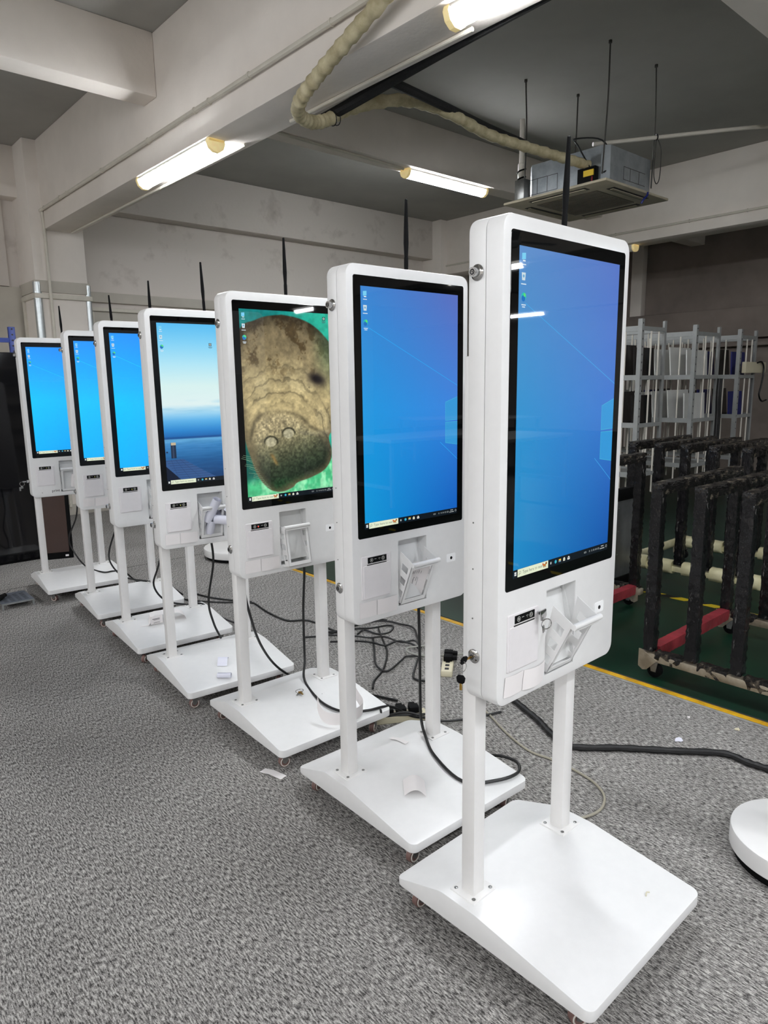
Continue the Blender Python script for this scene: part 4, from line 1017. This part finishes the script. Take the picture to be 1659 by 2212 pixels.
# lagged pipe: wrapped, so its thickness steps
P = smooth_path([(2.30, 1.7, 3.30), (2.33, 2.2, 3.21), (2.36, 2.62, 3.115), (2.37, 2.928, 3.03), (2.38, 3.168, 2.96), (2.39, 3.33, 2.90), (2.47, 3.46, 2.885), (2.62, 3.55, 2.90), (2.76, 3.58, 2.95), (2.95, 3.57, 3.055), (3.22, 3.42, 3.12), (3.6, 3.414, 3.142), (4.1, 3.483, 3.128), (4.5, 3.464, 3.12), (4.85, 3.40, 3.10), (5.16, 3.33, 3.075)], 14)
one('lagged_pipe', MB().tube([tuple(p) for p in P], [.033 + .007*((i % 4)/3) + .0015*math.sin(i*.9) for i in range(len(P))], 12), 'pipe_wrap', 'cream lagged refrigerant pipe sagging from the big beam to the air conditioner', 'pipe', ang=60)
t = thing('cable_tie', 'black wire tie wound round the lagged pipe where it leaves the beam', 'tie', (2.80, 3.585, 2.97))
for a in (0, .03): MB().ring((a, 0, a*.3), (1, 0, .4), .042, .003, 18, 5).build('loop', M['cable'], t)
one('foam_pipe', MB().tube(smooth_path([(2.80, 3.72, 2.985), (2.835, 3.4, 3.02), (2.84, 2.57, 3.065), (2.84, 1.6, 3.09), (2.84, .5, 3.10)], 6), .032, 10), 'foam_black', 'black foam covered pipe along the edge of the big beam', 'pipe')
one('foam_pipe', MB().tube(smooth_path([(2.85, 3.12, 3.045), (3.6, 3.38, 3.15), (4.4, 3.68, 3.27), (5.19, 3.97, 3.40)], 6), .026, 10), 'foam_black', 'black foam covered pipe slanting across to the air conditioner riser', 'pipe')
t = thing('riser_pipe', 'pale vertical drain riser with black spiral tape beside the air conditioner', 'pipe', (5.22, 4.03, 2.95))
MB().tube([(0, 0, 0), (0, 0, .30), (0, 0, .31), (0, 0, .66)], [.032, .032, .022, .02], 12).build('pipe', M['rod_white'], t)
hx = [(.034*math.cos(a), .034*math.sin(a), .02 + .25*a/(8*math.pi)) for a in [i*.35 for i in range(72)]]
MB().tube(hx, .0075, 6).build('spiral_tape', M['black'], t)
MB().tube([(0, 0, .05), (-.04, -.01, .06)], .03, 10).build('elbow', M['rod_white'], t)
one('white_pipe', MB().tube(smooth_path([(5.36, 3.42, 3.29), (5.84, 3.13, 3.367), (6.6, 2.75, 3.50), (7.5, 2.88, 3.74)], 8), .016, 10), 'rod_white', 'thin white plastic pipe rising from the air conditioner', 'pipe')
t = thing('wire_loop', 'grey wire loop hanging from the thin white pipe', 'wire', (5.84, 3.13, 3.37))
MB().tube(smooth_path([(0, 0, 0), (-.01, 0, -.15), (-.01, 0, -.3), (.02, -.01, -.36), (.05, -.02, -.3), (.05, -.02, -.1), (.02, 0, .0)], 6), .004, 6).build('wire', M['rod'], t)
MB().ring((0, 0, 0), (1, -.5, .2), .02, .006, 14, 6).build('knot', M['cable'], t)

# ------------------------------------------------------------------ wrapped frame trolleys
def wrapped_bar(p0, p1, s, seed=0, amp=.0045, step=.016, sq=.80):
    """square bar bundled in film: rings of a rounded square with creases"""
    p0, p1 = Vector(p0), Vector(p1); d = p1-p0; n = max(3, int(d.length/step)); t = d.normalized()
    a = Vector((0, 1, 0)) if abs(t.z) > .5 or abs(t.x) > .5 else Vector((1, 0, 0)); b = t.cross(a).normalized(); a = b.cross(t)
    rnd = random.Random(seed); Ls = []
    for i in range(n+1):
        c = p0 + d*(i/n); L = []
        for q in range(12):
            an = 2*math.pi*q/12 + math.pi/12; ca, sa = math.cos(an), math.sin(an)
            m = max(abs(ca), abs(sa)); rr = s*.5*(sq/m + 1 - sq) + rnd.uniform(-amp, amp)
            L.append(tuple(c + a*ca*rr + b*sa*rr))
        Ls.append(L)
    return MB().loops(Ls, True, True)
WB = {}
def wbar(name, par, p0, p1, s, m, seed, ang=50):
    """bars of one length share a mesh"""
    p0, p1 = Vector(p0), Vector(p1); d = tuple(round(v, 3) for v in (p1-p0)); key = (d, s, m, seed % 3)
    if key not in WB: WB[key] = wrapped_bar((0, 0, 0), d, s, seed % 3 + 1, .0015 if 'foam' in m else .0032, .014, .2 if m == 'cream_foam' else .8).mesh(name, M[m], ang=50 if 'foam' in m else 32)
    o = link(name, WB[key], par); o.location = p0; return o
def trolley(x0, x1, ys, h, label, base='raw', end='red_foam', s=.052, zb=.13, ends=(True, True), grp='wrapped frame trolleys'):
    ya, yb = max(ys), min(ys)
    t = thing('frame_trolley', label, 'trolley', ((x0+x1)/2, (ya+yb)/2, 0), 0, grp)
    ox, oy = (x0+x1)/2, (ya+yb)/2
    a, b = x0-ox, x1-ox
    for i, y in enumerate(ys):
        y -= oy
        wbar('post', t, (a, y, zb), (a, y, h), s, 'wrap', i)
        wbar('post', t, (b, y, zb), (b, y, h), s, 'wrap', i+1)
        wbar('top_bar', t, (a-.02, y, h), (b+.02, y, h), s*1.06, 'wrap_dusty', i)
    for x in (a, b):
        MB().box(x-.025, x+.025, yb-oy-.05, ya-oy+.04, zb-.05, zb-.012).build('base_rail', M[base], t, bevel=.004)
        for i in range(len(ys)-1):
            y0, y1 = ys[i]-oy-.035, ys[i+1]-oy+.035
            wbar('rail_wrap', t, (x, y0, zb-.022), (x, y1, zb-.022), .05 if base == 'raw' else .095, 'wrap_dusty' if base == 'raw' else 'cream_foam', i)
        for y in (yb-oy, ya-oy):
            c = link('caster', TCF, t); c.location = (x, y - (.03 if y > 0 else -.03), 0)
            link('wheel', TCW, c)
            MB().prism([(y-.05, zb-.04), (y+.03, zb+.0), (y+.042, zb-.0), (y+.042, .045), (y+.02, .03), (y-.0, .035)] if y > 0 else [(y+.05, zb-.04), (y-.03, zb), (y-.042, zb), (y-.042, .045), (y-.02, .03), (y, .035)], 'x', x-.030, x-.025).build('gusset', M['raw'], t)
    for y, on in ((ya-oy, ends[0]), (yb-oy, ends[1])):
        if on: wbar('end_bar', t, (a+.04, y, zb-.02), (b-.02, y, zb-.02), .058, end, 1)
    return t
TCF = MB().box(-.02, .02, -.028, .028, .078, .084).prism([(-.02, .08), (.02, .08), (.012, .03), (-.012, .03)], 'x', -.02, -.017).prism([(-.02, .08), (.02, .08), (.012, .03), (-.012, .03)], 'x', .017, .02).mesh('fork', M['steel'])
TCW = MB().tube([(-.015, 0, .034), (-.012, 0, .034), (.012, 0, .034), (.015, 0, .034)], [.024, .034, .034, .024], 20).mesh('wheel', M['black'])
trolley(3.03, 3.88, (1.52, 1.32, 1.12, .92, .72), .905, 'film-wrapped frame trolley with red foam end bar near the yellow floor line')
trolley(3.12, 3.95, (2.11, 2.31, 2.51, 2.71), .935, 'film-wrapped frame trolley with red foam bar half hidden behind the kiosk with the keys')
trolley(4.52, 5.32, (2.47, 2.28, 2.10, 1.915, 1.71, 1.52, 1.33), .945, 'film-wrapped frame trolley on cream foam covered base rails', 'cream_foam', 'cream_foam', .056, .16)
t = thing('metal_panel', 'grey metal panel with black frame standing behind the red foam bar', 'panel', (4.2, 2.39, 0))
MB().box(-.20, .25, 0, .02, .05, .64).build('sheet', M['sheet_metal'], t)
for a in ((-.20, .25, .60, .68), (-.20, .25, .0, .07), (-.215, -.18, .0, .68), (.23, .265, .0, .68)): MB().box(a[0], a[1], -.01, .03, a[2], a[3]).build('frame_bar', M['black'], t, bevel=.004)
for i in range(6): MB().box(-.05+.06*(i % 2), -.035+.06*(i % 2), -.003, 0, .15+.08*i, .153+.08*i).build('rivet', M['alu'], t)

# ------------------------------------------------------------------ storage racks
def storage_rack(x0, x1, y0, ln, h, label):
    t = thing('storage_rack', label, 'rack', (x0, y0, 0), 0, 'grey storage racks')
    wd = x1-x0
    for x in (0, wd):
        for y in (0, ln):
            po = MB().box(x-.022, x+.022, y-.004, y, 0, h).box(x-.022 if x == 0 else x+.018, x-.018 if x == 0 else x+.022, y, y+.04, 0, h).build('post', M['rack'], t)
            if y == 0 and x == 0:
                hm = MB().box(-.006, .006, -.0052, -.0041, -.008, .008).mesh('post_hole', M['slot'])
                for i in range(16):
                    q = link('post_hole', hm, po); q.location = (x, 0, h-.04-.075*i)
    for z in (h-.09, 1.42, .95, .45):
        for x in (0, wd): MB().box(x-.012, x+.012, 0, ln, z-.025, z+.025).build('side_beam', M['rack'], t)
        for y in (0, ln): MB().box(0, wd, y-.010, y+.010, z-.02, z+.02).build('end_beam', M['rack'], t)
        if z < h-.1: MB().box(.01, wd-.01, .01, ln-.01, z-.004, z+.004).build('shelf', M['rack'], t)
    bar = MB().tube([(0, 0, .25), (0, 0, h-.1)], .0085, 8).mesh('divider_bar', M['rod_white'])
    for f in (.38, .72):
        for y in (0, ln): q = link('divider_bar', bar, t); q.location = (wd*f, y, 0)
    n = max(4, int(ln/.17))
    for i in range(1, n):
        for x in (0, wd): q = link('divider_bar', bar, t); q.location = (x, ln*i/n, 0)
    return t
RK = (storage_rack(6.50, 6.95, 3.52, 1.6, 1.98, 'grey storage rack holding black panels, beside the kiosk with the keys'),
      storage_rack(7.62, 8.18, 3.50, 1.6, 1.97, 'grey storage rack holding white panels, middle of the three'),
      storage_rack(8.78, 9.22, 3.50, 1.6, 1.97, 'grey storage rack with a cream box on its end'))
def sheet(x0, x1, y, z0, z1, m, label, tilt=0, th=.012):
    mb = MB().box(0, x1-x0, 0, th, 0, z1-z0)
    o = mb.build('stored_panel', M[m]); o.location = (x0, y, z0); o.rotation_euler = (R(tilt), 0, 0)
    return tag(o, label, 'panel', 'panels stored in the racks')
ORD = ('first', 'second', 'third', 'fourth', 'fifth', 'sixth', 'seventh', 'eighth')
for r, (x0, x1, word) in enumerate(((6.53, 6.92, 'rack nearest the kiosks'), (7.65, 8.15, 'middle storage rack'), (8.81, 9.19, 'rack with the cream box'))):
    for zi, z in enumerate((.956, 1.426)):
        for i in range(8):
            m, c = (('sheet_black', 'black') if i < 4 else ('sheet_white', 'white')) if r == 0 else ('sheet_white', 'white') if r == 1 else (('sheet_blue', 'dark blue') if i % 2 == 0 else ('sheet_black', 'black'))
            sheet(x0, x1, 3.60 + .18*i, z, z + .29 + .012*((i*7) % 4), m, '%s panel, %s from front, %s shelf, %s' % (c, ORD[i], 'upper' if zi else 'lower', word), -3 - 2*(i % 3))
t = thing('cream_box', 'flat cream plastic box fixed across the rack end with a black cable', 'box', (8.74, 3.46, 1.46))
MB().box(0, .6, -.05, .0, 0, .13).build('housing', M['cream'], t, bevel=.006)
MB().tube(smooth_path([(.30, -.06, .12), (.40, -.07, .13), (.48, -.07, .05), (.44, -.07, -.15), (.42, -.06, -.26), (.52, -.06, -.34), (.66, -.06, -.33)], 6), .010, 8).build('cable', M['cable'], t)
for i in range(2):
    mb = MB().tube(smooth_path([(8.19+.045*i, 3.474, 1.40), (8.18+.045*i, 3.474, 1.2), (8.20+.045*i, 3.474, .9), (8.18+.045*i, 3.474, .01)], 5), .02, 8)
    one('cable_bundle', mb, 'cable_wrap', ('thick black cable bundle hanging on the middle rack corner', 'second black cable bundle hanging next to the rack corner bundle')[i], 'cable')

# ------------------------------------------------------------------ hall in front of the kiosks (seen mirrored in the screens)
def work_table(x, y, rz, label, lx=2.4, ly=.8):
    t = thing('work_table', label, 'table', (x, y, 0), R(rz), 'work tables of the hall')
    MB().box(-lx/2, lx/2, -ly/2, ly/2, .74, .78).build('table_top', M['wood'], t, bevel=.004)
    for a in (-1, 1):
        for b in (-1, 1): MB().box(a*(lx/2-.06)-.02, a*(lx/2-.06)+.02, b*(ly/2-.06)-.02, b*(ly/2-.06)+.02, 0, .74).build('leg', M['rack'], t)
        MB().box(a*(lx/2-.06)-.015, a*(lx/2-.06)+.015, -ly/2+.06, ly/2-.06, .2, .24).build('stretcher', M['rack'], t)
    return t
work_table(6.2, -3.2, 0, 'white topped work table mirrored in the kiosk screens')
work_table(9.6, -6.2, 20, 'second white topped work table mirrored in the kiosk screens')
def ceiling_fan(x, y):
    t = thing('ceiling_fan', 'ceiling fan mirrored in the kiosk screen', 'fan', (x, y, 3.9))
    MB().cyl((0, 0, -.06), (0, 0, 0), .07, .05, 20).build('canopy', M['fan'], t)
    MB().cyl((0, 0, -.75), (0, 0, -.05), .012, n=10).build('rod', M['fan'], t)
    MB().tube([(0, 0, -.74), (0, 0, -.78), (0, 0, -.86), (0, 0, -.90)], [.05, .11, .11, .06], 24).build('motor', M['fan'], t)
    for i in range(3):
        b = MB().box(.10, .62, -.06, .06, -.835, -.828).build('blade', M['fan'], t, bevel=.002); b.rotation_euler = (0, 0, R(120*i+20))
    return t
ceiling_fan(7.2, -3.6)
